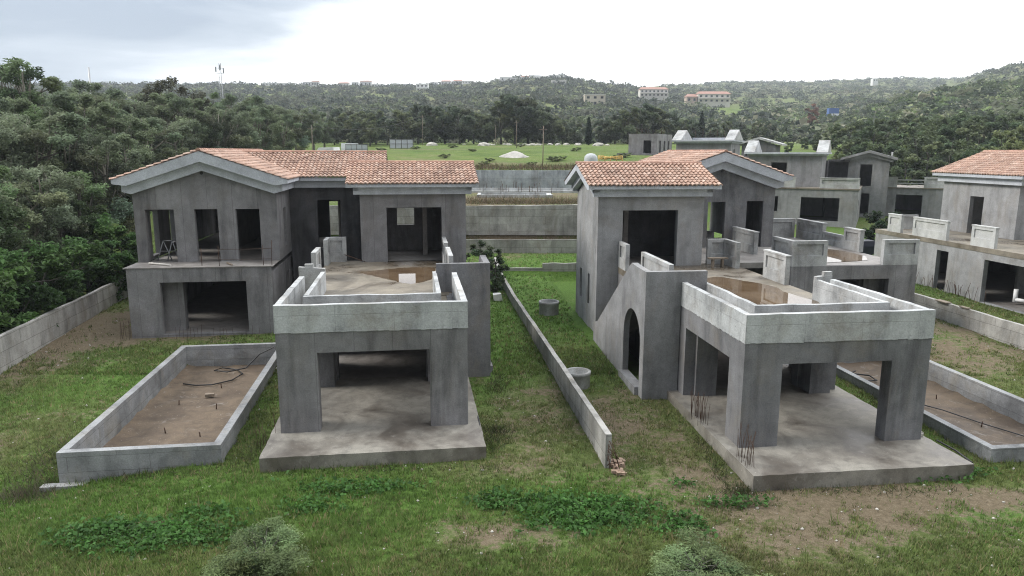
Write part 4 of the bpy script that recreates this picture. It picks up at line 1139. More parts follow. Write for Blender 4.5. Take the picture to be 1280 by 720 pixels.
for s_ in (-1, 1):
    a0, a1 = 3.5, 3.5 + s_ * 3.05
    m.hexa([(a0, 10.4, 9.1), (a1, 10.4, 8.23), (a1, 15.4, 8.23), (a0, 15.4, 9.1)], [(a0, 10.4, 9.4), (a1, 10.4, 8.5), (a1, 15.4, 8.5), (a0, 15.4, 9.4)])
    a1 = 3.5 + s_ * 2.6
    m.hexa([(a0, 10.7, 8.7), (a1, 10.7, 8.0), (a1, 10.99, 8.0), (a0, 10.99, 8.7)], [(a0, 10.7, 9.09), (a1, 10.7, 8.33), (a1, 10.99, 8.33), (a0, 10.99, 9.09)])
m.build('roof', M['wall_light2'], t)
m = MB(TW); m.tube([(5.9, 11.0, 8.5), (5.9, 11, 9.2)], .1, 6); m.build('vent_pipe', M['pier'], t)

t = T_('low grey concrete garage with railing between two piers behind the gabled tower', (49.0, 86.6, 0), BK)
m = MB()
strip_wall(m, 'x', -4.6, 4.0, 0, .3, .6, 4.9, [(-3.0, -.2, 1.4, 4.15)])
m.box(-4.6, -4.3, .3, 8, .6, 4.9); m.box(3.7, 4.0, .3, 8, .6, 4.9); m.box(-4.3, 3.7, 7.7, 8, .6, 4.9)
m.build('house_wall', M['wall_light2'], t)
m = MB(); m.box(-4.7, 4.1, -.1, 8, 4.901, 5.02); m.build('roof_terrace', M['roof_floor'], t)
for p in [(-4.7, -3.0, -.05, .2, 5.02, 6.25), (-.2, 2.6, -.05, .2, 5.02, 6.3), (2.65, 4.1, .0, .2, 5.02, 6.1)]:
    m = MB(); pier_mb(m, *p, True); m.build('parapet_pier', M['pier'], t)
m = MB()
for z in (5.45, 5.85): m.box(-3.0, -.2, 0, .1, z, z + .12)
m.build('railing', M['pier'], t)

t = T_('grey block with flat bare top and tall dark openings left of the right ridge', (21.0, 120, 0), BK)
z0 = 5.5
m = MB()
strip_wall(m, 'x', -2.2, 2.6, 0, .3, z0, 12.0, [(.3, 1.6, 8.8, 10.95)])
m.box(-2.2, -1.9, .3, 9, z0, 12); strip_wall(m, 'y', .3, 9, 2.3, 2.6, z0, 12.0, [(1.2, 2.2, 9, 10.9), (3.8, 4.8, 9, 10.9), (6.3, 7.3, 9, 10.9)]); m.box(-1.9, 2.3, 8.7, 9, z0, 12); m.box(-1.9, 2.3, .3, 8.7, 11.6, 11.8); m.box(-1.9, 2.3, 4.2, 4.4, z0, 11.6)
m.build('house_wall', M['wall'], t)
m = MB(); strip_wall(m, 'x', -3.2, 4, -3, -2.7, 4.0, 8.75, [(-1.2, .4, 7.4, 8.4)]); m.box(-3.2, -2.9, -2.7, 0, 4, 8.75); m.box(3.7, 4.0, -2.7, 0, 4, 8.75); m.box(-3.2, 4, -2.7, 0, 8.751, 8.9); m.build('front_wall', M['wall_render'], t)
rod_parts(t, None, [(rb.uniform(-2, 2.5), rb.uniform(.1, 8.8), 12) for k in range(14)], 1.1, .08, .03, rb, M['rust'])

t = T_('grey shell with two pale sloping roof upstands just behind the right gable ridge', (26.0, 100.6, 0), BK)
m = MB()
strip_wall(m, 'x', -3.7, 3.7, 0, .3, 5.0, 10.55); strip_wall(m, 'y', .3, 7, 3.4, 3.7, 5, 10.55, [(2, 3, 7, 9.5)]); m.box(-3.7, -3.4, .3, 7, 5, 10.55); m.box(-3.4, 3.4, 6.7, 7, 5, 10.55)
m.build('house_wall', M['wall_light2'], t)
m = MB(); m.box(-4.2, 4.2, -.6, 7.4, 10.55, 10.72); m.box(-3.9, 3.9, -.3, 7.2, 10.3, 10.548); m.box(-2.2, 3.0, 3, 5.5, 10.72, 11.1); m.build('roof_slab', M['cornice'], t)
for (xa, xb) in ((-4.2, -2.9), (2.95, 4.22)):
    m = MB(); upstand(m, xa, xb, -.55, 2.6, 6.2, 10.72, 12.15); m.build('roof_upstand', M['pier'], t)
rod_parts(t, None, [(-2 + k * 1.0, 4, 10.7) for k in range(5)], 1.5, .05, .03, rb, M['rust'])

t = T_('small grey gabled house seen beyond the right gable in front of the bright field', (37.4, 112, 0), BK)
m = MB()
strip_wall(m, 'x', -2.5, 2.5, 0, .3, 1, [(-2.5, 10.2), (0, 11.0), (2.5, 10.2)], [(-1.9, -1.0, 8.6, 9.9)]); m.box(-2.5, -2.2, .3, 5, 1, 10.2); m.box(2.2, 2.5, .3, 5, 1, 10.2); m.box(-2.2, 2.2, 4.7, 5, 1, 10.2)
m.build('house_wall', M['wall_render'], t)
m = MB()
for s_ in (-1, 1):
    m.hexa([(0, -.6, 11.05), (s_ * 3.4, -.6, 10.1), (s_ * 3.4, 5.4, 10.1), (0, 5.4, 11.05)], [(0, -.6, 11.35), (s_ * 3.4, -.6, 10.35), (s_ * 3.4, 5.4, 10.35), (0, 5.4, 11.35)])
m.build('roof', M['pier'], t)

# ------------------------------------------------------------------ things on the field
def sand(px, d, w, h, lab):
    x = pix(px, d); z = tz(x, d); b = MB(); n = 18; k = 6
    V = [(x, d, z + h)]; F = []
    for j in range(1, k + 1):
        for i in range(n):
            a = 2 * PI * i / n; rr_ = w * j / k * (1 + .18 * math.sin(3 * a + j) * j / k)
            V.append((x + rr_ * math.cos(a), d + rr_ * .8 * math.sin(a), z - .1 + h * (1 - (j / k) ** 1.7) + .05 * math.sin(5 * a)))
    for i in range(n): F.append((0, 1 + i, 1 + (i + 1) % n))
    for j in range(k - 1):
        for i in range(n): F.append((1 + j * n + i, 1 + (j + 1) * n + i, 1 + (j + 1) * n + (i + 1) % n, 1 + j * n + (i + 1) % n))
    b.mesh(V, F, True); tag(b.build('sand_pile', M['sand']), lab, 'sand pile')
sand(643, 112, 2.4, .95, 'pale sand heap on the green field above the bluish wall')
x = pix(738, 98); z = tz(x, 98); b = MB(); n = 20
prof = [(0.02, 1.55), (.5, 1.46), (.82, 1.15), (.9, .8), (.9, 0), ]
V = [(x + p * math.cos(2 * PI * k / n), 98 + p * math.sin(2 * PI * k / n), z + q) for p, q in prof for k in range(n)]
b.mesh(V, [(i * n + k, i * n + (k + 1) % n, (i + 1) * n + (k + 1) % n, (i + 1) * n + k) for i in range(4) for k in range(n)], True)
tag(b.build('water_tank', M['tank']), 'white domed water tank standing on the field left of the yellow timber', 'tank')
x0 = pix(746, 101); z = tz(x0, 101); b = MB(); rn = random.Random(12)
for k in range(26): b.tube([(x0 + rn.uniform(0, 3.4), 101 + rn.uniform(-.6, .6), z + rn.uniform(.5, 1.0)), (x0 + rn.uniform(0, 3.6), 101 + rn.uniform(-.6, .6), z + rn.uniform(.5, 1.1))], .05, 4)
for k in range(5): b.tube([(x0 + .2 + k * .8, 100.6, z), (x0 + .2 + k * .8, 100.6, z + 1.0)], .06, 5)
tag(b.build('timber_stack', M['yellow']), 'stack of yellow formwork timber on the field beside the grey block', 'timber')
for (pa, pb, d, lab) in ((432, 459, 143, 'left run of white site fence panels at the edge of the field'), (487, 516, 143, 'right run of white site fence panels at the edge of the field')):
    xa, xb = pix(pa, d), pix(pb, d); z = tz((xa + xb) / 2, d)
    r = empty('site_fence', (xa, d, z)); tag(r, lab, 'fence')
    k = 4; w = (xb - xa) / k
    for i in range(k):
        b = MB(); b.box(i * w + .07, (i + 1) * w - .07, -.02, .02, .15, 1.75); b.build('panel', M['fence_panel'], r)
    b = MB()
    for i in range(k + 1): b.tube([(i * w, 0, -.1), (i * w, 0, 1.9)], .06, 5)
    for zz in (.12, .95, 1.8): b.tube([(0, -.04, zz), (xb - xa, -.04, zz)], .05, 5)
    b.build('frame', M['fence_frame'], r)
poles = [(678, 92, 5.2, 'thin grey pole standing right of the sand heap'), (645, 150, 5.5, 'timber pole left of the boulders in the field edge'), (528, 175, 7.0, 'timber power pole with cable stay at the field edge'), (391, 120, 6.0, 'timber pole at the left edge of the green field'), (619, 178, 4.8, 'short timber power pole among the boulders')]
for (p, d, h, lab) in poles:
    x = pix(p, d); z = tz(x, d); b = MB(); b.tube([(x, d, z - .3), (x + .05, d, z + h)], [.075, .05], 6); o = b.build('power_pole', M['timber']); tag(o, lab, 'pole')
    if h > 4.9: b = MB(); b.box(x - .5, x + .5, d - .05, d + .05, z + h - .5, z + h - .4); b.build('crossarm', M['timber'], o)
def cable(pa, da, ha, pb, db, hb, sag, lab):
    A = Vector((pix(pa, da), da, tz(pix(pa, da), da) + ha)); B = Vector((pix(pb, db), db, tz(pix(pb, db), db) + hb)); b = MB()
    b.tube([A.lerp(B, k / 14) - Vector((0, 0, sag * 4 * (k / 14) * (1 - k / 14))) for k in range(15)], .03, 4)
    tag(b.build('power_cable', M['wire']), lab, 'cable')
cable(528, 175, 6.9, 619, 178, 4.7, 2.0, 'sagging cable from the stayed pole to the pole among the boulders')
cable(391, 120, 5.9, 528, 175, 6.9, 1.6, 'sagging cable from the left pole to the stayed pole')
rn = random.Random(33)
for k in range(30):
    p = rn.choice([538, 577, 608, 612, 616, 632, 640, 648, 655, 660, 668, 676, 684, 692, 700, 708, 716, 724, 748, 752, 760]) + rn.uniform(-4, 4); d = rn.uniform(176, 184)
    if k < 3: p, d = (539, 604, 747)[k], 172
    x = pix(p, d); z = tz(x, d); s = (1.0 if k < 3 else rn.uniform(.3, .7)); b = MB()
    n = 8; V = [(x, d, z + s * .8)]; F = []
    for j, (f, hh) in enumerate(((.6, .68), (1.0, .3), (1.05, -.2))):
        for i in range(n):
            q = rn.uniform(.8, 1.15) * s * f
            V.append((x + q * 1.3 * math.cos(2 * PI * i / n), d + q * math.sin(2 * PI * i / n), z + s * hh * rn.uniform(.85, 1.1)))
    for i in range(n): F.append((0, 1 + i, 1 + (i + 1) % n))
    for j in range(2):
        for i in range(n): F.append((1 + j * n + i, 1 + (j + 1) * n + i, 1 + (j + 1) * n + (i + 1) % n, 1 + j * n + (i + 1) % n))
    b.mesh(V, F); o = b.build('boulder', M['rock'])
    if k < 3: tag(o, ('big pale boulder right of the right fence panels', 'big pale boulder left of the poles at the field edge', 'big pale boulder just right of the dark cypress')[k], 'boulder')
    else: tag(o, 'pale boulder in the row along the far edge of the field', 'boulder', 'boulders along the field edge')
# masts on the left skyline
def mast(px, d, ztop, lab, lattice=True):
    x = pix(px, d); z = tz(x, d); b = MB()
    if lattice:
        for (dx, dy) in ((-.45, -.3), (.45, -.3), (0, .5)): b.tube([(x + dx, d + dy, z), (x + dx * .5, d + dy * .5, ztop)], .06, 4)
        for k in range(16):
            za = z + (ztop - z) * k / 16; zb = z + (ztop - z) * (k + 1) / 16; s = .45 * (1 - .5 * k / 16) * (1 if k % 2 else -1)
            b.tube([(x - s, d - .3, za), (x + s, d - .3, zb)], .035, 4)
        for (dx, zz) in ((-.9, ztop - .9), (.9, ztop - 1.2), (.1, ztop - .4)): b.box(x + dx - .12, x + dx + .12, d - .5, d - .3, zz - 1.2, zz)
        for zz in (ztop - 1.2, ztop - 2.4): b.tube([(x - 1, d - .4, zz), (x + 1, d - .4, zz)], .05, 4)
    else: b.tube([(x, d, z), (x, d, ztop)], .16, 5)
    tag(b.build('radio_mast', M['steel']), lab, 'mast')
mast(281.5, 180, CAM_H + (189 - 86) * 180 / 905, 'slim lattice antenna mast rising above the left trees')
mast(121, 150, CAM_H + (189 - 91) * 150 / 905, 'single thin pole rising above the left trees', False)

# ------------------------------------------------------------------ houses on the hills
def hill_house(px, d, base_py, w, h, dp, roof, label, storeys=2, wallc=(.62, .6, .56), group=None, bays=5, parts=True, steps=()):
    dep = d * math.cos(PITCH) + 0
    x = (px - 640) / F_PX * (d / math.cos(PITCH) * .985); z = CAM_H + (189 - base_py) * d / 905
    if not parts:
        b = MB(); b.box(x - w / 2, x + w / 2, d, d + dp, z - 4, z + h, wallc)
        if roof: b.hexa([(x - w / 2 - .3, d - .3, z + h), (x + w / 2 + .3, d - .3, z + h), (x + w / 2 + .3, d + dp, z + h), (x - w / 2 - .3, d + dp, z + h)], [(x - w / 2 + 1, d + dp * .45, z + h + 1.6), (x + w / 2 - 1, d + dp * .45, z + h + 1.6), (x + w / 2 - 1, d + dp * .55, z + h + 1.6), (x - w / 2 + 1, d + dp * .55, z + h + 1.6)], roof)
        for k in range(bays):
            xx = x - w / 2 + w * (k + .5) / bays; b.box(xx - .6, xx + .6, d - .08, d - .01, z + h * .35, z + h * .72, (.07, .08, .09))
        o = b.build('hill_house', M['house'], None, colattr=True); tag(o, label, 'house', group); return o
    r = empty('hill_house', (x, d, z)); tag(r, label, 'house', group)
    b = MB(); b.box(-w / 2, w / 2, 0, dp, -6, h, wallc)
    for (xa, xb, ya, yb, za, zb) in steps: b.box(xa, xb, ya, yb, za, zb, wallc)
    b.build('wall', M['house'], r, colattr=True)
    sh = h / storeys
    for s in range(storeys):
        for k in range(bays):
            xx = -w / 2 + w * (k + .5) / bays; ww = w / bays * .2
            b = MB(); b.box(xx - ww, xx + ww, -.15, -.01, s * sh + sh * .3, s * sh + sh * .72); b.build('window', M['glass'], r)
    b = MB()
    if roof:
        b.hexa([(-w / 2 - .5, -.6, h), (w / 2 + .5, -.6, h), (w / 2 + .5, dp + .5, h), (-w / 2 - .5, dp + .5, h)], [(-w / 2 + 1.5, dp * .45, h + 2.2), (w / 2 - 1.5, dp * .45, h + 2.2), (w / 2 - 1.5, dp * .6, h + 2.2), (-w / 2 + 1.5, dp * .6, h + 2.2)], roof)
    else: b.box(-w / 2 - .2, w / 2 + .2, -.2, dp + .2, h, h + .35, (.6, .58, .54))
    b.build('roof', M['house'], r, colattr=True)
    if storeys > 1:
        b = MB(); b.box(-w / 2 - .2, w / 2 + .2, -1.6, -.16, sh - .15, sh + .05, wallc)
        for k in range(bays + 1): b.box(-w / 2 + w * k / bays - .12, -w / 2 + w * k / bays + .12, -1.5, -1.26, 0, sh - .15, wallc)
        b.build('balcony', M['house'], r, colattr=True)
    return r
RED = (.34, .20, .16)
hill_house(740, 470, 141, 13, 10, 9, None, 'cream three-storey house with terraces alone on the slope above the cypress', 3, (.52, .47, .38), bays=3, steps=((-9, -6, 1, 8, -5, 5.5), (6, 9.5, 0, 8, -5, 3)))
hill_house(811, 620, 124, 23, 6, 10, RED, 'left one of the two long white red-roofed houses on the hill', 2, (.64, .61, .58), bays=7)
hill_house(884, 560, 131, 24, 6.5, 10, RED, 'right one of the two long white red-roofed houses, above the pale meadow', 2, (.66, .63, .58), bays=6)
hill_house(857, 560, 131, 8, 4.5, 8, RED, 'low red-roofed wing beside the right long white house', 1, (.5, .4, .34), bays=2)
hill_house(531, 760, 119, 12, 8, 9, None, 'white cube house just below the left ridge', 2, (.7, .7, .69), bays=3)
rn = random.Random(17)
for k, p in enumerate([346, 362, 392, 402, 436, 450, 463, 477, 499, 513, 545, 560, 574, 586, 632, 644, 655, 668, 676, 690, 702]):
    d = 860; py = float(np.interp(p, SKY_PX, SKY_PY)) + rn.uniform(0, 1.6) + (0.8 if p < 600 else 3)
    hill_house(p, d + rn.uniform(-25, 10), py, rn.uniform(7, 15), rn.uniform(3.5, 6), 8, RED if rn.random() < .2 else None, 'tiny white house in the row along the far left ridge', wallc=(.68, .68, .68), group='white houses along the ridge', bays=rn.choice((2, 3, 4)), parts=False)
hill_house(1077, 900, 106, 6, 4, 6, None, 'tiny white house alone on the skyline of the right hills', wallc=(.7, .7, .7), bays=2, parts=False)
hill_house(696, 700, 111, 14, 5, 8, None, 'pale house half way up the wooded knoll', wallc=(.55, .53, .5), bays=3, parts=False)
hill_house(1197, 400, 156, 8, 2.6, 6, None, 'low white shed among the dark trees of the right slope', wallc=(.62, .62, .6), bays=2, parts=False)
b = MB(); d = 330; x = (1031 - 640) / 905 * d * 1.0; z = tz(x, d); zc = CAM_H + (189 - 146) * d / 905
b.box(x - 2.2, x + 2.2, d, d + 2.5, zc, zc + 3.4); o = b.build('shipping_container', M['bluepaint'], None); tag(o, 'blue container standing on the scrubby slope right of the bare tree', 'container')
b = MB(); b.box(x - 1.9, x + 2.25, d - .06, d - .01, zc + .1, zc + 1.0); b.build('white_panel', M['white_plastic'], o)
# ------------------------------------------------------------------ vegetation
def leaf_quads(rng, C, size, elong=2.2, upbias=0.5, jitter=0.5):
    """C (n,3) centres -> rhombic leaf sprays"""
    n = len(C)
    nrm = rng.normal(size=(n, 3)); nrm[:, 2] = np.abs(nrm[:, 2]) + upbias
    nrm /= np.linalg.norm(nrm, axis=1, keepdims=True)
    t = rng.normal(size=(n, 3)); t -= (t * nrm).sum(1, keepdims=True) * nrm; t /= np.linalg.norm(t, axis=1, keepdims=True)
    s = np.cross(nrm, t)
    L = size * (1 + jitter * (rng.random((n, 1)) - .5) * 2); Wd = L / elong
    bend = nrm * L * 0.18
    V = np.stack([C - t * L * .5, C + s * Wd * .5 + bend, C + t * L * .5, C - s * Wd * .5 + bend], 1)
    return V.reshape(-1, 3), np.arange(4 * n).reshape(n, 4)

def make_tree(name, seed, H, cr, th, ncl, nleaf, lsize, base, label, cat, group, bark='bark', hidden_frac=0.25, flat=0.75, lean=0.0, elong=2.4, crown_bottom=None, sparse=1.0):
    rng = np.random.default_rng(seed); rn = random.Random(seed)
    root = empty(name, (0, 0, 0)); tag(root, label, cat, group)
    b = MB()
    top = (rn.uniform(-.4, .4) + lean, rn.uniform(-.4, .4), H * .86)
    trunk = [(0, 0, -.4), (lean * .2 + rn.uniform(-.15, .15), rn.uniform(-.15, .15), th * .5), (lean * .5 + rn.uniform(-.25, .25), rn.uniform(-.2, .2), th), (lean * .8 + rn.uniform(-.3, .3), rn.uniform(-.3, .3), H * .62), top]
    r0 = H * .022 + .03
    b.tube(trunk, [r0 * 1.25, r0, r0 * .85, r0 * .5, r0 * .12], 8)
    cen = []
    cb = crown_bottom if crown_bottom is not None else th * .8
    for k in range(ncl):
        f = (k + .5) / ncl
        zc = cb + (H * .93 - cb) * (f ** .85)
        prof_ = math.sin(PI * min(1, (.12 + .88 * (1 - f)) ** .8)) * .55 + .5 * (1 - f) ** .5
        a = k * 2.39996 + rn.uniform(-.5, .5); rad = cr * prof_ * rn.uniform(.35, .95)
        c = np.array([trunk[3][0] * f + rad * math.cos(a), trunk[3][1] * f + rad * math.sin(a), zc + rn.uniform(-.05, .05) * H])
        cr_ = cr * rn.uniform(.26, .46) * (1.05 - .3 * f)
        cen.append((c, cr_))
        i0 = rn.choice((2, 3)) if zc > th else 2
        st = Vector(trunk[i0]) if zc > trunk[i0][2] else Vector(trunk[2]).lerp(Vector(trunk[1]), .3)
        mid = st.lerp(Vector(c), .55) + Vector((0, 0, rn.uniform(-.1, .3)))
        b.tube([st, mid, Vector(c) + Vector((0, 0, cr_ * .4))], [r0 * .42, r0 * .26, r0 * .07], 5)
        for q in range(2):
            e = Vector(c) + Vector((rn.uniform(-1, 1), rn.uniform(-1, 1), rn.uniform(-.2, .8))) * cr_ * .9
            b.tube([mid, mid.lerp(e, .6), e], [r0 * .16, r0 * .1, r0 * .03], 4)
    b.build('trunk', M[bark], root)
    w = np.array([c[1] ** 2 for c in cen]); w /= w.sum()
    cnt = rng.multinomial(nleaf, w)
    Vs = []; Ts = []
    for (c, r), m in zip(cen, cnt):
        d = rng.normal(size=(m, 3)); d /= np.linalg.norm(d, axis=1, keepdims=True)
        # several lumps per limb so the outline is ragged
        nl = 7; ld = rng.normal(size=(nl, 3)); ld /= np.linalg.norm(ld, axis=1, keepdims=True); ld[:, 2] *= .7
        k = rng.integers(0, nl, m)
        P = c + ld[k] * r * .62 + d * (r * .52) * (rng.random((m, 1)) ** .42) * np.array([1, 1, flat])
        cl = 1 + rng.normal() * .24; wm = rng.normal() * .05
        lk = 1 + rng.normal(size=nl) * .14
        t = np.array(base)[None, :] * cl * lk[k][:, None] * (1 + rng.normal(size=(m, 1)) * .13)
        t = t * np.array([1 + wm, 1, 1 - wm])[None, :]
        Vs.append(P); Ts.append(t)
    C = np.concatenate(Vs); T = np.clip(np.concatenate(Ts), .008, .6)
    V, Q = leaf_quads(rng, C, lsize, elong, 0.95)
    np_mesh('crown', V, Q, M['leaf'], root, T)
    return root

def place(proto, used, x, y, s=1.0, rz=0.0, label=None, group=None, dz=0.0, sz=None):
    o = proto if not used.get(proto.name) else copy_tree(proto)
    used[proto.name] = True
    o.location = (x, y, tz(x, y) + dz); o.rotation_euler = (0, 0, rz)
    o.scale = (s, s, sz or s)
    if label: o['label'] = label
    if group is not None:
        if group: o['group'] = group
        elif 'group' in o: del o['group']
    return o

USED = {}
rt_ = random.Random(77)
WOODL = 'trees of the wood on the left'
LAB_L = 'dense grey-green tree in the wood filling the left side'
euc = [make_tree('eucalyptus_tree', 101 + k, 11.0, 4.1 + .3 * (k % 2), 3.0, 17, 13500, .31, col, LAB_L, 'tree', WOODL, 'pale_bark' if k != 1 else 'bark', elong=2.7)
       for k, col in enumerate([(.165, .20, .115), (.125, .18, .082), (.185, .22, .13), (.15, .175, .108)])]
sparse_t = make_tree('eucalyptus_tree', 131, 15.0, 3.6, 7.5, 13, 4200, .42, (.11, .16, .08), 'tall sparse tree standing out against the sky at the far left', 'tree', None, 'pale_bark', crown_bottom=8.0)
sparse_b = make_tree('eucalyptus_tree', 137, 12.0, 3.6, 6, 13, 2300, .40, (.085, .085, .055), 'thin open-crowned tree on the skyline left of the lattice mast', 'tree', None, 'bark', crown_bottom=6.5)
shrubt = make_tree('wild_shrub', 141, 4.0, 2.6, .8, 12, 5500, .30, (.07, .13, .04), 'bright green bushy shrub behind the left boundary wall', 'shrub', 'shrubs behind the left boundary wall', 'bark', crown_bottom=.5)
LIST = [(-60, 36, 9.5), (-10, 39, 8.8), (28, 43, 8.2), (70, 47, 8.6), (108, 50, 7.4), (-30, 50, 11), (12, 53, 10.5), (52, 56, 11.5), (92, 57, 10.5), (135, 58, 9.0), (168, 62, 8.5), (-20, 66, 12), (28, 68, 11.2),
        (70, 70, 10.8), (112, 70, 11.5), (150, 72, 10.5), (190, 72, 9.0), (225, 78, 9.0), (-50, 82, 13), (8, 84, 11.5), (62, 86, 11.0), (105, 90, 10.8), (145, 88, 11.6), (182, 90, 11.0), (212, 92, 11.0), (245, 92, 10.4), (275, 94, 9.8), (300, 98, 9.2), (325, 104, 9.0),
        (160, 112, 12.0), (205, 116, 11.5), (262, 118, 11.6), (290, 120, 11.0), (318, 122, 10.8), (345, 126, 10.2), (370, 132, 9.4), (355, 112, 8.0), (392, 150, 8.6), (405, 165, 8), (120, 118, 13), (80, 112, 13.5), (335, 150, 10), (300, 150, 11), (240, 145, 12), (-110, 44, 10), (-170, 52, 11), (-120, 60, 12), (-220, 66, 12), (-150, 80, 12), (-90, 72, 12), (-260, 90, 12), (-180, 104, 12), (-90, 100, 12), (-60, 120, 12), (-140, 130, 12), (20, 112, 11), (-20, 135, 12), (60, 140, 12), (-240, 130, 12), (130, 160, 12), (190, 170, 12)]
for i, (p, d, h) in enumerate(LIST):
    x = pix(p, d); pr = euc[rt_.randrange(4)] if i >= 4 else euc[i]
    place(pr, USED, x, d, h / 11.0 * rt_.uniform(.95, 1.08), rt_.uniform(0, 6.28), sz=h / 11.0 * .97)
place(sparse_t, USED, pix(47, 78), 78, 1.0, .4)
o = place(sparse_t, USED, pix(14, 80), 80, .96, 2.4, label='slender tree with a small crown on the skyline at the extreme left')
place(sparse_b, USED, pix(212, 104), 104, 1.12, 0)
o = place(sparse_b, USED, pix(248, 108), 108, 1.0, 2.0, label='ragged half-bare tree on the skyline just left of the lattice mast')
for i, (p, d, s) in enumerate([(112, 43.5, .95), (150, 44.5, .7), (78, 40, 1.0), (135, 49, 1.0), (40, 37, 1.0), (5, 34, 1.05), (168, 49, .8), (-30, 32, 1.0)]):
    place(shrubt, USED, pix(p, d), d, s, rt_.uniform(0, 6))

# trees behind the field
WOODM = 'trees along the far side of the field'
LAB_M = 'dark broad tree in the belt along the far side of the field'
mids = [make_tree('broadleaf_tree', 201 + k, 8.0, 3.9, 1.6, 12, 2300, .62, col, LAB_M, 'tree', WOODM, 'bark', elong=1.9, crown_bottom=1.2)
        for k, col in enumerate([(.068, .092, .052), (.092, .112, .068), (.12, .14, .07)])]
LISTM = [(418, 186, 7.0), (436, 190, 8.5), (452, 196, 9), (470, 192, 9), (484, 186, 7), (505, 190, 9.2), (522, 196, 10.5), (540, 188, 10.0), (556, 192, 9.5), (574, 188, 9.8), (592, 194, 8.2), (608, 190, 8.0), (626, 188, 11.2), (643, 190, 13.0), (660, 192, 12.2), (676, 190, 9.5), (690, 192, 8.0), (703, 196, 6.2),
         (718, 200, 6.0), (752, 198, 6.5), (768, 196, 8.0), (784, 192, 9.8), (800, 196, 10.5), (816, 200, 10.5), (832, 205, 9.0), (850, 210, 7.0), (866, 214, 6.5), (890, 216, 6.0), (906, 220, 6.5), (925, 226, 6.0), (945, 230, 6.5), (962, 234, 6.0), (430, 215, 10), (465, 220, 9), (500, 222, 9), (545, 220, 10), (585, 220, 9), (615, 222, 9), (655, 218, 10), (700, 225, 7), (765, 225, 8), (805, 228, 10),
         (448, 180, 6), (462, 178, 7)]
for p, d, h in LISTM:
    x = pix(p, d); s = h / 8.0
    place(mids[rt_.randrange(3)], USED, x, d, s * rt_.uniform(.9, 1.1), rt_.uniform(0, 6), sz=s * .98)
fbu = make_tree('field_bush', 251, 1.6, 1.3, .3, 8, 700, .3, (.12, .15, .07), 'low bush growing on the green field', 'bush', 'bushes on the field', 'bark', crown_bottom=.2)
for (p, d, s_) in ((606, 97, .8), (612, 104, .7), (690, 104, 1.1), (700, 106, .9), (664, 97, .7), (555, 110, .9), (770, 108, .9), (780, 112, 1.0), (590, 128, .7), (720, 130, 1.0), (476, 135, .9), (520, 140, .9), (566, 150, 1.0), (650, 160, 1.1)):
    x = pix(p, d); place(fbu, USED, x, d, s_, rt_.uniform(0, 6), sz=s_ * .42)
# cypresses
def cypress(seed, H, label):
    rng = np.random.default_rng(seed); root = empty('cypress_tree'); tag(root, label, 'cypress')
    b = MB(); b.tube([(0, 0, -.3), (0, 0, H * .9)], [.18, .03], 6); b.build('trunk', M['bark'], root)
    n = 2600; z = rng.random(n) ** .9; r = np.minimum(1, np.sqrt(np.maximum(0, (z + .03) * 5))) * (1 - z ** 2.2) * H * .115 * (.82 + .35 * rng.random(n)); a = rng.random(n) * 6.28
    C = np.stack([r * np.cos(a), r * np.sin(a), .25 + z * (H - .3)], 1)
    V, Q = leaf_quads(rng, C, .5, 2.5, 0.1)
    np_mesh('crown', V, Q, M['leaf'], root, np.clip(np.array([[.022, .040, .022]]) * (1 + .3 * rng.normal(size=(n, 1))), .006, 1))
    return root
for (p, d, H, lab) in ((735, 182, 6.6, 'dark pointed cypress standing alone at the back of the field'), (875.5, 215, 9.0, 'dark pointed cypress above the sloping roof upstands'), (831, 210, 5.6, 'smaller dark cypress between the grey block and the taller cypress')):
    o = cypress(300 + int(p), H, lab); x = pix(p, d); o.location = (x, d, tz(x, d))

# wood on the right
WOODR = 'trees of the wood on the right'
LAB_R = 'dark green tree in the wood behind the right-hand villas'
wr = [make_tree('broadleaf_tree', 401 + k, 9.0, 4.3, 1.8, 14, 4200, .55, col, LAB_R, 'tree', WOODR, 'bark', elong=2.0, crown_bottom=1.0)
      for k, col in enumerate([(.095, .132, .066), (.115, .145, .08), (.160, .195, .085)])]
LISTR = [(1128, 104, 7.8, 1), (1155, 108, 9.3, 1), (1105, 112, 8.5, 0), (1185, 110, 9.6, 0), (1080, 116, 7.5, 0), (1062, 122, 7.0, 1), (1045, 118, 5.6, 2), (1215, 100, 8.0, 0), (1140, 122, 9.6, 0), (1170, 126, 10.2, 0), (1205, 122, 10.5, 1), (1235, 98, 8.0, 2), (1268, 96, 9.0, 2), (1300, 98, 10, 2), (1250, 112, 10.5, 2), (1285, 116, 11, 2),
         (1090, 132, 8.5, 0), (1118, 136, 9.2, 1), (1150, 142, 9.6, 0), (1185, 146, 10, 0), (1222, 138, 10, 0), (1260, 134, 10.5, 0), (1295, 140, 11, 1), (1060, 140, 8, 1), (1075, 156, 8, 0), (1105, 160, 8.5, 0), (1140, 166, 8.5, 1), (1175, 170, 8.5, 0), (1210, 168, 9, 0), (1245, 166, 9.5, 0), (1280, 165, 10, 0), (1330, 120, 11, 1), (1020, 150, 4.6, 1), (1040, 160, 6.5, 0), (1330, 90, 9, 2), (1005, 160, 3.0, 0), (985, 150, 2.6, 0)]
for p, d, h, k in LISTR:
    if d > 103: h *= .84
    x = pix(p, d); s = h / 9.0
    place(wr[k], USED, x, d, s * rt_.uniform(.92, 1.12), rt_.uniform(0, 6), sz=s)

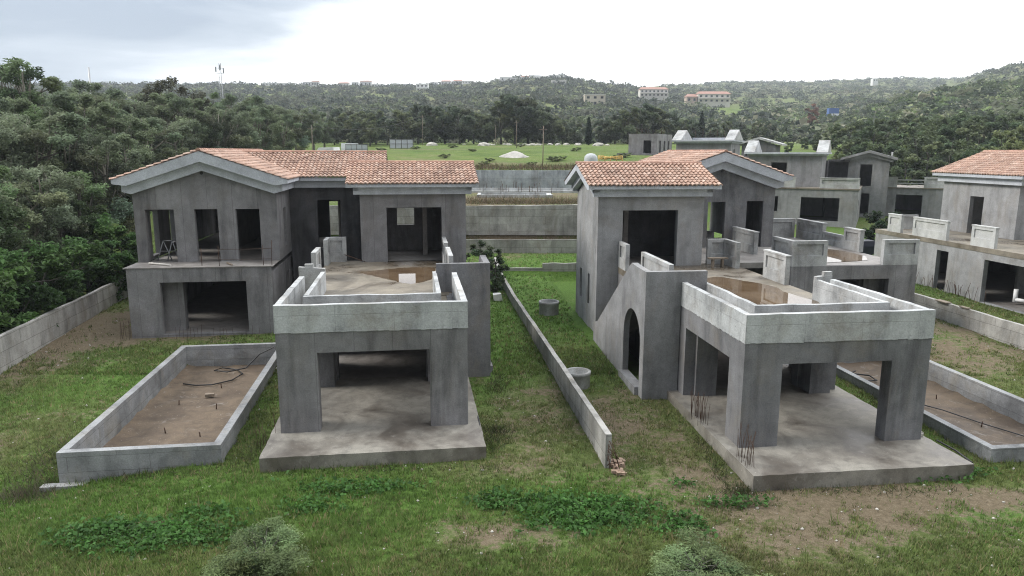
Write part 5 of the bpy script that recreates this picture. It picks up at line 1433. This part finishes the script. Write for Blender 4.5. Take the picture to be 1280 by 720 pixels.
# far scrub on the hills: nobody could count it
def scrub_field(name, label, seed, n, ymin, ymax, pxr, size, cols, dens=None, nq=36):
    rng = np.random.default_rng(seed)
    y = ymin + (ymax - ymin) * rng.random(n * 2) ** 1.0; px = pxr[0] + (pxr[1] - pxr[0]) * rng.random(n * 2)
    x = (px - 640) / 921 * y
    keep = np.ones(len(x), bool)
    if dens is not None: keep = rng.random(len(x)) < dens(x, y, px)
    x = x[keep][:n]; y = y[keep][:n]; m = len(x)
    z = terrain(x, y, False)
    s = size[0] + (size[1] - size[0]) * rng.random(m) ** 2
    big = fbm(x / 30, y / 30, seed); s = s * (.7 + .7 * big)
    c = np.array(cols)[rng.integers(0, len(cols), m)] * (.75 + .5 * rng.random((m, 1)))
    k = nq
    d = rng.normal(size=(m, k, 3)); d /= np.linalg.norm(d, axis=2, keepdims=True); d[..., 2] = np.abs(d[..., 2]) * 1.0 - .15
    lump = 1 + .3 * rng.normal(size=(m, k, 1))
    C = np.stack([x, y, z], 1)[:, None, :] + d * s[:, None, None] * np.array([1, 1, .85]) * np.clip(lump, .5, 1.35)
    T = np.repeat(c[:, None, :], k, 1) * (1 + .22 * rng.normal(size=(m, k, 1)))
    V, Q = leaf_quads(rng, C.reshape(-1, 3), np.repeat(s, k)[:, None] * .62, 1.35, .6, .3)
    o = np_mesh(name, V, Q, M['leaf'], None, np.clip(T.reshape(-1, 3), .01, .5))
    tag(o, label, None, None, 'stuff'); return o
mead = lambda x, y, px: 1 - np.clip(zones(x, y)[2], 0, 1) * .96
DK = [(.036, .050, .032), (.058, .074, .044), (.08, .09, .058), (.04, .052, .036), (.10, .108, .074)]
OL = [(.11, .138, .07), (.17, .19, .112), (.075, .10, .048), (.22, .22, .145), (.05, .07, .038)]
GR = [(.10, .155, .055), (.155, .215, .075), (.07, .105, .042), (.20, .23, .11), (.05, .075, .034)]
scrub_field('hillside_scrub', 'grey-green scrub and small trees covering the far left hillside', 501, 7500, 232, 900, (-250, 860), (1.3, 4.2), DK + OL[:1], mead)
scrub_field('hillside_scrub', 'olive scrub dotted over the middle and right hills', 502, 6000, 240, 1500, (820, 1500), (1.2, 4.6), OL + DK[:2], mead)
scrub_field('hillside_scrub', 'greener scrub covering the nearer right slope', 503, 5200, 215, 520, (960, 1560), (.9, 2.9), GR + OL[:2], mead)
scrub_field('hillside_scrub', 'dark scrub between the field trees and the hill foot', 504, 2600, 200, 330, (380, 1080), (.9, 2.6), DK + OL, mead)
bt = make_tree('bare_tree', 611, 10, 3.4, 2.0, 12, 3000, .6, (.24, .14, .10), 'reddish-brown half-bare tree on the slope beside the blue container', 'tree', None, 'bark', crown_bottom=2)
x = pix(1014, 300); place(bt, USED, x, 300, 1.0, 0)

# shrub at the far end of the garden wall, dead brush, olive bushes at the bottom edge
sh = make_tree('leafy_shrub', 621, 3.0, 1.4, .6, 12, 4200, .15, (.07, .10, .048), 'leafy dark shrub growing against the far end of the sloping garden wall', 'shrub', None, 'bark', crown_bottom=.5, elong=2)
q = Lw(9.9, 24.0, 0); place(sh, USED, q[0], q[1], .85, 0)
q = Lw(9.7, 21.2, 0); place(sh, USED, q[0], q[1], .55, 2, label='low bright shrub below the leafy shrub beside the garden wall')
q = Lw(9.0, 27, 0); place(sh, USED, q[0], q[1], .95, 4, label='shrub between the left villa and the low retaining wall')
q = Rw(17.2, 28, 0); 
rsh = make_tree('leafy_shrub', 625, 2.6, 1.7, .5, 12, 4200, .2, (.03, .055, .022), 'round dark bush between the parked car and the right villa terrace', 'shrub', None, 'bark', crown_bottom=.3, elong=2)
place(rsh, USED, pix(1101, 66), 66, 1.3, 0)
for i, (p, d, s, lab) in enumerate([(318, 15.6, .98, 'silvery olive bush at the bottom edge left of centre'), (893, 15.1, 1.12, 'silvery olive bush at the bottom edge right of centre')]):
    if i == 0: ol = make_tree('olive_bush', 631, 1.02, 1.4, .2, 22, 17000, .10, (.125, .17, .07), lab, 'bush', None, 'bark', crown_bottom=.12, elong=4.5, flat=1.15)
    z = tz((p - 640) / 905 * d, d); place(ol, USED, pix(p, d, z), d, s, i * 2.0, label=lab, sz=(.66, .56)[i])
# dry brush on the terrace behind the tall wall and in odd corners
def brush(name, label, seed, pts, n, h, cols, w=.02, mat='grassblade'):
    rng = np.random.default_rng(seed); Vs = []; Ts = []
    for (cx, cy, rx, ry) in pts:
        x = cx + rng.normal(size=n) * rx * .5; y = cy + rng.normal(size=n) * ry * .5; z = terrain(x, y)
        d = rng.normal(size=(n, 3)); d[:, 2] = np.abs(d[:, 2]) * 1.3 + .5; d /= np.linalg.norm(d, axis=1, keepdims=True)
        L = h * (.4 + .8 * rng.random((n, 1))); B = np.stack([x, y, z - .03], 1)
        s = np.cross(d, rng.normal(size=(n, 3))); s /= np.linalg.norm(s, axis=1, keepdims=True)
        Vs.append(np.stack([B - s * w, B + s * w, B + d * L], 1).reshape(-1, 3)); Ts.append(np.array(cols)[rng.integers(0, len(cols), n)] * (.7 + .6 * rng.random((n, 1))))
    V = np.concatenate(Vs); o = np_mesh(name, V, np.arange(len(V)).reshape(-1, 3), M[mat], None, np.concatenate(Ts)); tag(o, label, None, None, 'stuff'); return o
DRY = [(.16, .11, .07), (.12, .085, .06), (.20, .155, .10), (.10, .10, .05)]
brush('dry_brush', 'reddish dry brush along the top of the tall retaining wall', 701, [(-4 + k * .9, 64.5 + (k % 3) * .8, 2.2, 1.8) for k in range(14)], 260, .8, DRY + [(.09, .10, .045)], .02)
brush('dry_brush', 'dry weeds on the bank below the green field', 702, [(-6 + k * 1.2, 90 + (k % 4) * 1.5, 2.6, 2.4) for k in range(14)], 230, .6, DRY + [(.07, .09, .03)], .04)
brush('dry_brush', 'grey dead brush in the hollow at the corner of the left pool', 703, [Lw(-6.9, -.6, 0)[:2] + (1.2, 1.4), Lw(-7.4, .8, 0)[:2] + (1.2, 1.8), Lw(-7.3, -1.6, 0)[:2] + (1.0, .6)], 500, .45, [(.10, .085, .06), (.13, .11, .08), (.06, .075, .03)], .012)
brush('dry_brush', 'dark stalks and weeds at the foot of platforms and walls', 704, [Lw(6.9, -.8, 0)[:2] + (.5, .8), Lw(7.2, 0.2, 0)[:2] + (.6, .5), Rw(-.75, -1.9, 0)[:2] + (.5, .4), Rw(-.8, 0, 0)[:2] + (.3, 2), Rw(2.5, -2.25, 0)[:2] + (4, .3), Lw(3, -2.2, 0)[:2] + (5, .25), Lw(9.9, 10, 0)[:2] + (.5, 6), Lw(-.8, -.5, 0)[:2] + (.35, 1.5), Lw(10.2, 22, 0)[:2] + (.8, 3), Lw(-2.5, 5, 0)[:2] + (.6, 5), Lw(-4, -1.4, 0)[:2] + (2.5, .3), Rw(7.7, 4, 0)[:2] + (.5, 4), Rw(-1.7, 9, 0)[:2] + (.4, 4), Lw(7.8, 5, 0)[:2] + (.4, 1.5), Lw(-13.1, 8, 0)[:2] + (.4, 8)], 330, .32, [(.06, .075, .03), (.10, .085, .055), (.045, .075, .022)], .012)

# ------------------------------------------------------------------ grass, weeds, stones
def blocked(x, y):
    k = np.zeros_like(x, bool)
    for (o, a, mir) in ((LO, LA, True), (RO, RA, False)):
        lx, ly = to_local(x, y, o, a)
        if mir: lx = 6.2 - lx
        k |= (lx > -.46) & (lx < 6.56) & (ly > -2.0) & (ly < 15)
        k |= (lx > -1.64) & (lx < .1) & (ly > 5.6) & (ly < 20)
        k |= (lx > -1.2) & (lx < 16) & (ly > 13.9) & (ly < 31)
        k |= (lx > 7.82) & (lx < 12.68) & (ly > -1.08) & (ly < 11.5)
    lx, ly = to_local(x, y, RO, RA)
    return k | ((lx > 24.3) & (lx < 36.2) & (ly > 8) & (ly < 31.3))
def grass(seed, n, y0, y1, h, w, nb):
    rng = np.random.default_rng(seed)
    y = y0 + (y1 - y0) * rng.random(n) ** 1.5; x = (-0.82 + 1.64 * rng.random(n)) * (y + 2)
    d, g, b = zones(x, y)
    fine = fbm(x * 1.6, y * 1.6, 90)
    dm = d + (fine - .5) * 1.5
    keep = (rng.random(n) < np.clip(1.05 - sstep(.22, .85, dm), .05, 1)) & ~blocked(x, y)
    x, y, g, fine = x[keep], y[keep], g[keep], fine[keep]; m = len(x)
    z = terrain(x, y)
    gl = np.clip(g + (fine - .5) * .8, 0, 1)[:, None]
    c = np.array([[.158, .165, .065]]) * (1 - gl) + np.array([[.105, .185, .038]]) * gl
    c = c * (.65 + .6 * rng.random((m, 1))); dry = rng.random((m, 1)) < .10
    c = np.where(dry, np.array([[.25, .21, .11]]), c)
    hh = h * (.5 + .8 * rng.random(m)) * (.6 + .9 * fine)
    V = np.empty((m, nb, 3, 3)); B = np.stack([x, y, z - .01], 1)
    for k in range(nb):
        a = rng.random(m) * 6.28; ln = (.25 + .6 * rng.random(m)) * hh
        s = np.stack([-np.sin(a), np.cos(a), np.zeros(m)], 1) * w
        off = np.stack([rng.normal(size=m), rng.normal(size=m), np.zeros(m)], 1) * .05
        V[:, k, 0] = B + off - s; V[:, k, 1] = B + off + s
        V[:, k, 2] = B + off + np.stack([np.cos(a) * ln, np.sin(a) * ln, hh], 1)
    V = V.reshape(-1, 3)
    return np_mesh('grass', V, np.arange(len(V)).reshape(-1, 3), M['grassblade'], None, np.repeat(c, nb, 0))
o = grass(801, 120000, 13.5, 34, .11, .013, 4); tag(o, 'short patchy green grass of the near lawn', None, None, 'stuff')
o = grass(802, 60000, 30, 62, .13, .022, 4); tag(o, 'short green grass of the lawn behind and beside the villas', None, None, 'stuff')
def weeds(seed, n):
    rng = np.random.default_rng(seed)
    y = 14 + 14 * rng.random(n * 3) ** 1.4; x = (-.8 + 1.6 * rng.random(n * 3)) * y
    d, g, b = zones(x, y)
    patch = fbm(x * .55, y * .8, 120)
    px_ = np.zeros_like(x)
    for (cx, cy, rx, ry) in ((2.0, 18.4, 2.3, 1.3), (-.2, 18.9, 1.6, .6), (-5.5, 18.6, 1.8, .8), (-4.2, 19.6, 2.0, .7), (-9.0, 17.2, 3.0, 1.0), (-8.0, 18.2, 1.5, .5), (4.6, 17.6, 1.0, .8), (5.0, 20.0, .8, .5), (9.5, 21.0, 2, .4), (13, 20.6, 2, .6), (6.2, 18.8, 1.2, .4)):
        px_ = np.maximum(px_, np.exp(-((x - cx) / rx) ** 2 - ((y - cy) / ry) ** 2))
    keep = (rng.random(len(x)) < sstep(.46, .92, patch * .55 + px_ * .55)) & ~blocked(x, y)
    x, y = x[keep][:n], y[keep][:n]; m = len(x); z = terrain(x, y) + .03 + .22 * rng.random(m) * (fbm(x * 1.5, y * 1.5, 130) ** 1.2) * 1.4
    C = np.stack([x, y, z], 1); V, Q = leaf_quads(rng, C, .11, 1.6, .7, .8)
    c = np.array([[.058, .14, .03]]) * (.6 + .8 * rng.random((m, 1))) * (1 + .25 * (fbm(x * 2, y * 2, 140)[:, None] - .5))
    o = np_mesh('broadleaf_weeds', V, Q, M['leaf'], None, c); tag(o, 'darker green patches of broad-leaved weeds in the foreground', None, None, 'stuff')
weeds(811, 60000)
o = grass(803, 5000, 13.5, 30, .22, .012, 5); tag(o, 'taller yellowish grass stalks scattered through the lawn', None, None, 'stuff')
def stones_stuff(seed, n):
    rng = np.random.default_rng(seed); y = 14 + 30 * rng.random(n) ** 1.7; x = (-.8 + 1.6 * rng.random(n)) * y
    keep = ~blocked(x, y); x, y = x[keep], y[keep]; m = len(x); z = terrain(x, y)
    s = .015 + .05 * rng.random(m) ** 4
    O = np.array([(1, 0, 0), (0, 1, 0), (-1, 0, 0), (0, -1, 0), (0, 0, .7), (0, 0, -.6)], float)
    V = np.stack([x, y, z + .01], 1)[:, None] + O[None] * s[:, None, None] * (.7 + .6 * rng.random((m, 6, 1)))
    f = np.array([(0, 1, 4), (1, 2, 4), (2, 3, 4), (3, 0, 4), (1, 0, 5), (2, 1, 5), (3, 2, 5), (0, 3, 5)])
    Q = (f[None] + (np.arange(m) * 6)[:, None, None]).reshape(-1, 3)
    o = np_mesh('loose_stones', V.reshape(-1, 3), Q, M['rock'], None); tag(o, 'small pale stones scattered over the soil and grass', None, None, 'stuff')
stones_stuff(821, 1500)

# ------------------------------------------------------------------ sky, sun, air
SUN_EL, SUN_AZ = math.radians(36), math.radians(-88)       # azimuth from +Y towards +X
w = bpy.data.worlds.new('World'); scene.world = w; w.use_nodes = True
nt = w.node_tree; n = N(nt)
for q in list(nt.nodes): nt.nodes.remove(q)
out = n.new('ShaderNodeOutputWorld')
sky = n.new('ShaderNodeTexSky'); sky.sky_type = 'NISHITA'; sky.sun_disc = False
sky.sun_elevation = SUN_EL; sky.sun_rotation = SUN_AZ
b1 = n.new('ShaderNodeBackground'); b1.inputs['Strength'].default_value = 0.08; n.link(sky.outputs[0], b1.inputs['Color'])
tc = n.new('ShaderNodeTexCoord')
sx = n.new('ShaderNodeSeparateXYZ'); n.link(tc.outputs['Generated'], sx.inputs[0])
mp = n.new('ShaderNodeMapping'); mp.inputs['Scale'].default_value = (1.0, 1.0, 5.5); n.link(tc.outputs['Generated'], mp.inputs['Vector'])
c1 = n.noise(mp.outputs['Vector'], 1.7, 7, 0.52, 0.35)
c2 = n.noise(mp.outputs['Vector'], 4.2, 6, 0.55, 0.3)
# thicker grey deck towards the left, thin bright deck towards the right
lr = n.new('ShaderNodeMapRange'); n.link(sx.outputs[0], lr.inputs['Value']); lr.inputs[1].default_value = -0.62; lr.inputs[2].default_value = 0.12
up_ = n.new('ShaderNodeMapRange'); n.link(sx.outputs[2], up_.inputs['Value']); up_.inputs[1].default_value = 0.085; up_.inputs[2].default_value = 0.13
v = n.math('ADD', n.math('MULTIPLY', n.math('SUBTRACT', c1, 0.13), 1.0), n.math('MULTIPLY', n.math('SUBTRACT', c2, 0.12), 0.45))
v = n.math('ADD', v, n.math('MULTIPLY', lr.outputs[0], 0.62))
v = n.math('SUBTRACT', v, n.math('MULTIPLY', up_.outputs[0], 0.16))
cloud = n.ramp(v, [(0.52, (0.175, 0.203, 0.242)), (0.68, (0.25, 0.277, 0.31)), (0.81, (0.40, 0.42, 0.445)), (1.0, (0.80, 0.81, 0.82))])
zen = n.new('ShaderNodeMapRange'); n.link(sx.outputs[2], zen.inputs['Value']); zen.inputs[1].default_value = 0.15; zen.inputs[2].default_value = 1.0; zen.inputs[3].default_value = 1.0; zen.inputs[4].default_value = 2.4
fb = n.new('ShaderNodeMapRange'); n.link(sx.outputs[1], fb.inputs['Value']); fb.inputs[1].default_value = -0.8; fb.inputs[2].default_value = 0.4; fb.inputs[3].default_value = 0.32; fb.inputs[4].default_value = 1.0  # unseen sky behind the camera dimmed, added to darken front faces
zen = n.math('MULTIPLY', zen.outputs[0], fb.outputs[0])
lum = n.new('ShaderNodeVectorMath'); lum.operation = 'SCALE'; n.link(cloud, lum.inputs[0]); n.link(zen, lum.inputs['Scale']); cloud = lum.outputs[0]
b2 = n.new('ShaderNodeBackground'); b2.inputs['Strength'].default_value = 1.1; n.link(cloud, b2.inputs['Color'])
mx = n.new('ShaderNodeMixShader'); mx.inputs[0].default_value = 0.93
n.link(b1.outputs[0], mx.inputs[1]); n.link(b2.outputs[0], mx.inputs[2]); n.link(mx.outputs[0], out.inputs['Surface'])

sd = bpy.data.lights.new('sun', 'SUN'); sd.energy = 1.5; sd.angle = math.radians(22); sd.color = (1.0, 0.96, 0.90)
so = bpy.data.objects.new('sun', sd); COL.objects.link(so); so.location = (-60, 20, 80)
dirv = Vector((math.sin(SUN_AZ) * math.cos(SUN_EL), math.cos(SUN_AZ) * math.cos(SUN_EL), math.sin(SUN_EL)))
so.rotation_euler = dirv.to_track_quat('Z', 'Y').to_euler()

HAZE = 0.00022
if HAZE:
    zmin = float(GZ.min()) - 1.0; zmax = float(GZ.max()) + 12.0
    b = MB(); b.box(min(xs) - 20, max(xs) + 20, -60, max(ys) + 20, zmin, zmax)
    hm = bpy.data.materials.new('haze'); hm.use_nodes = True; ht = hm.node_tree
    for q in list(ht.nodes): ht.nodes.remove(q)
    ho = ht.nodes.new('ShaderNodeOutputMaterial'); pv = ht.nodes.new('ShaderNodeVolumePrincipled')
    pv.inputs['Density'].default_value = HAZE; pv.inputs['Color'].default_value = (0.86, 0.92, 1.0, 1); pv.inputs['Anisotropy'].default_value = 0.3
    ht.links.new(pv.outputs[0], ho.inputs['Volume'])
    h = b.build('haze', hm); tag(h, 'thin pale haze', None, None, 'stuff')

scene.view_settings.view_transform = 'Standard'; scene.view_settings.look = 'None'
scene.view_settings.exposure = 1.30; scene.view_settings.gamma = 1.0
scene.cycles.max_bounces = 6; scene.cycles.diffuse_bounces = 2; scene.cycles.volume_bounces = 0
scene.cycles.use_denoising = True; scene.cycles.denoiser = 'OPENIMAGEDENOISE'; scene.cycles.denoising_input_passes = 'RGB_ALBEDO_NORMAL'; scene.cycles.denoising_prefilter = 'NONE'
scene.cycles.filter_width = 1.1
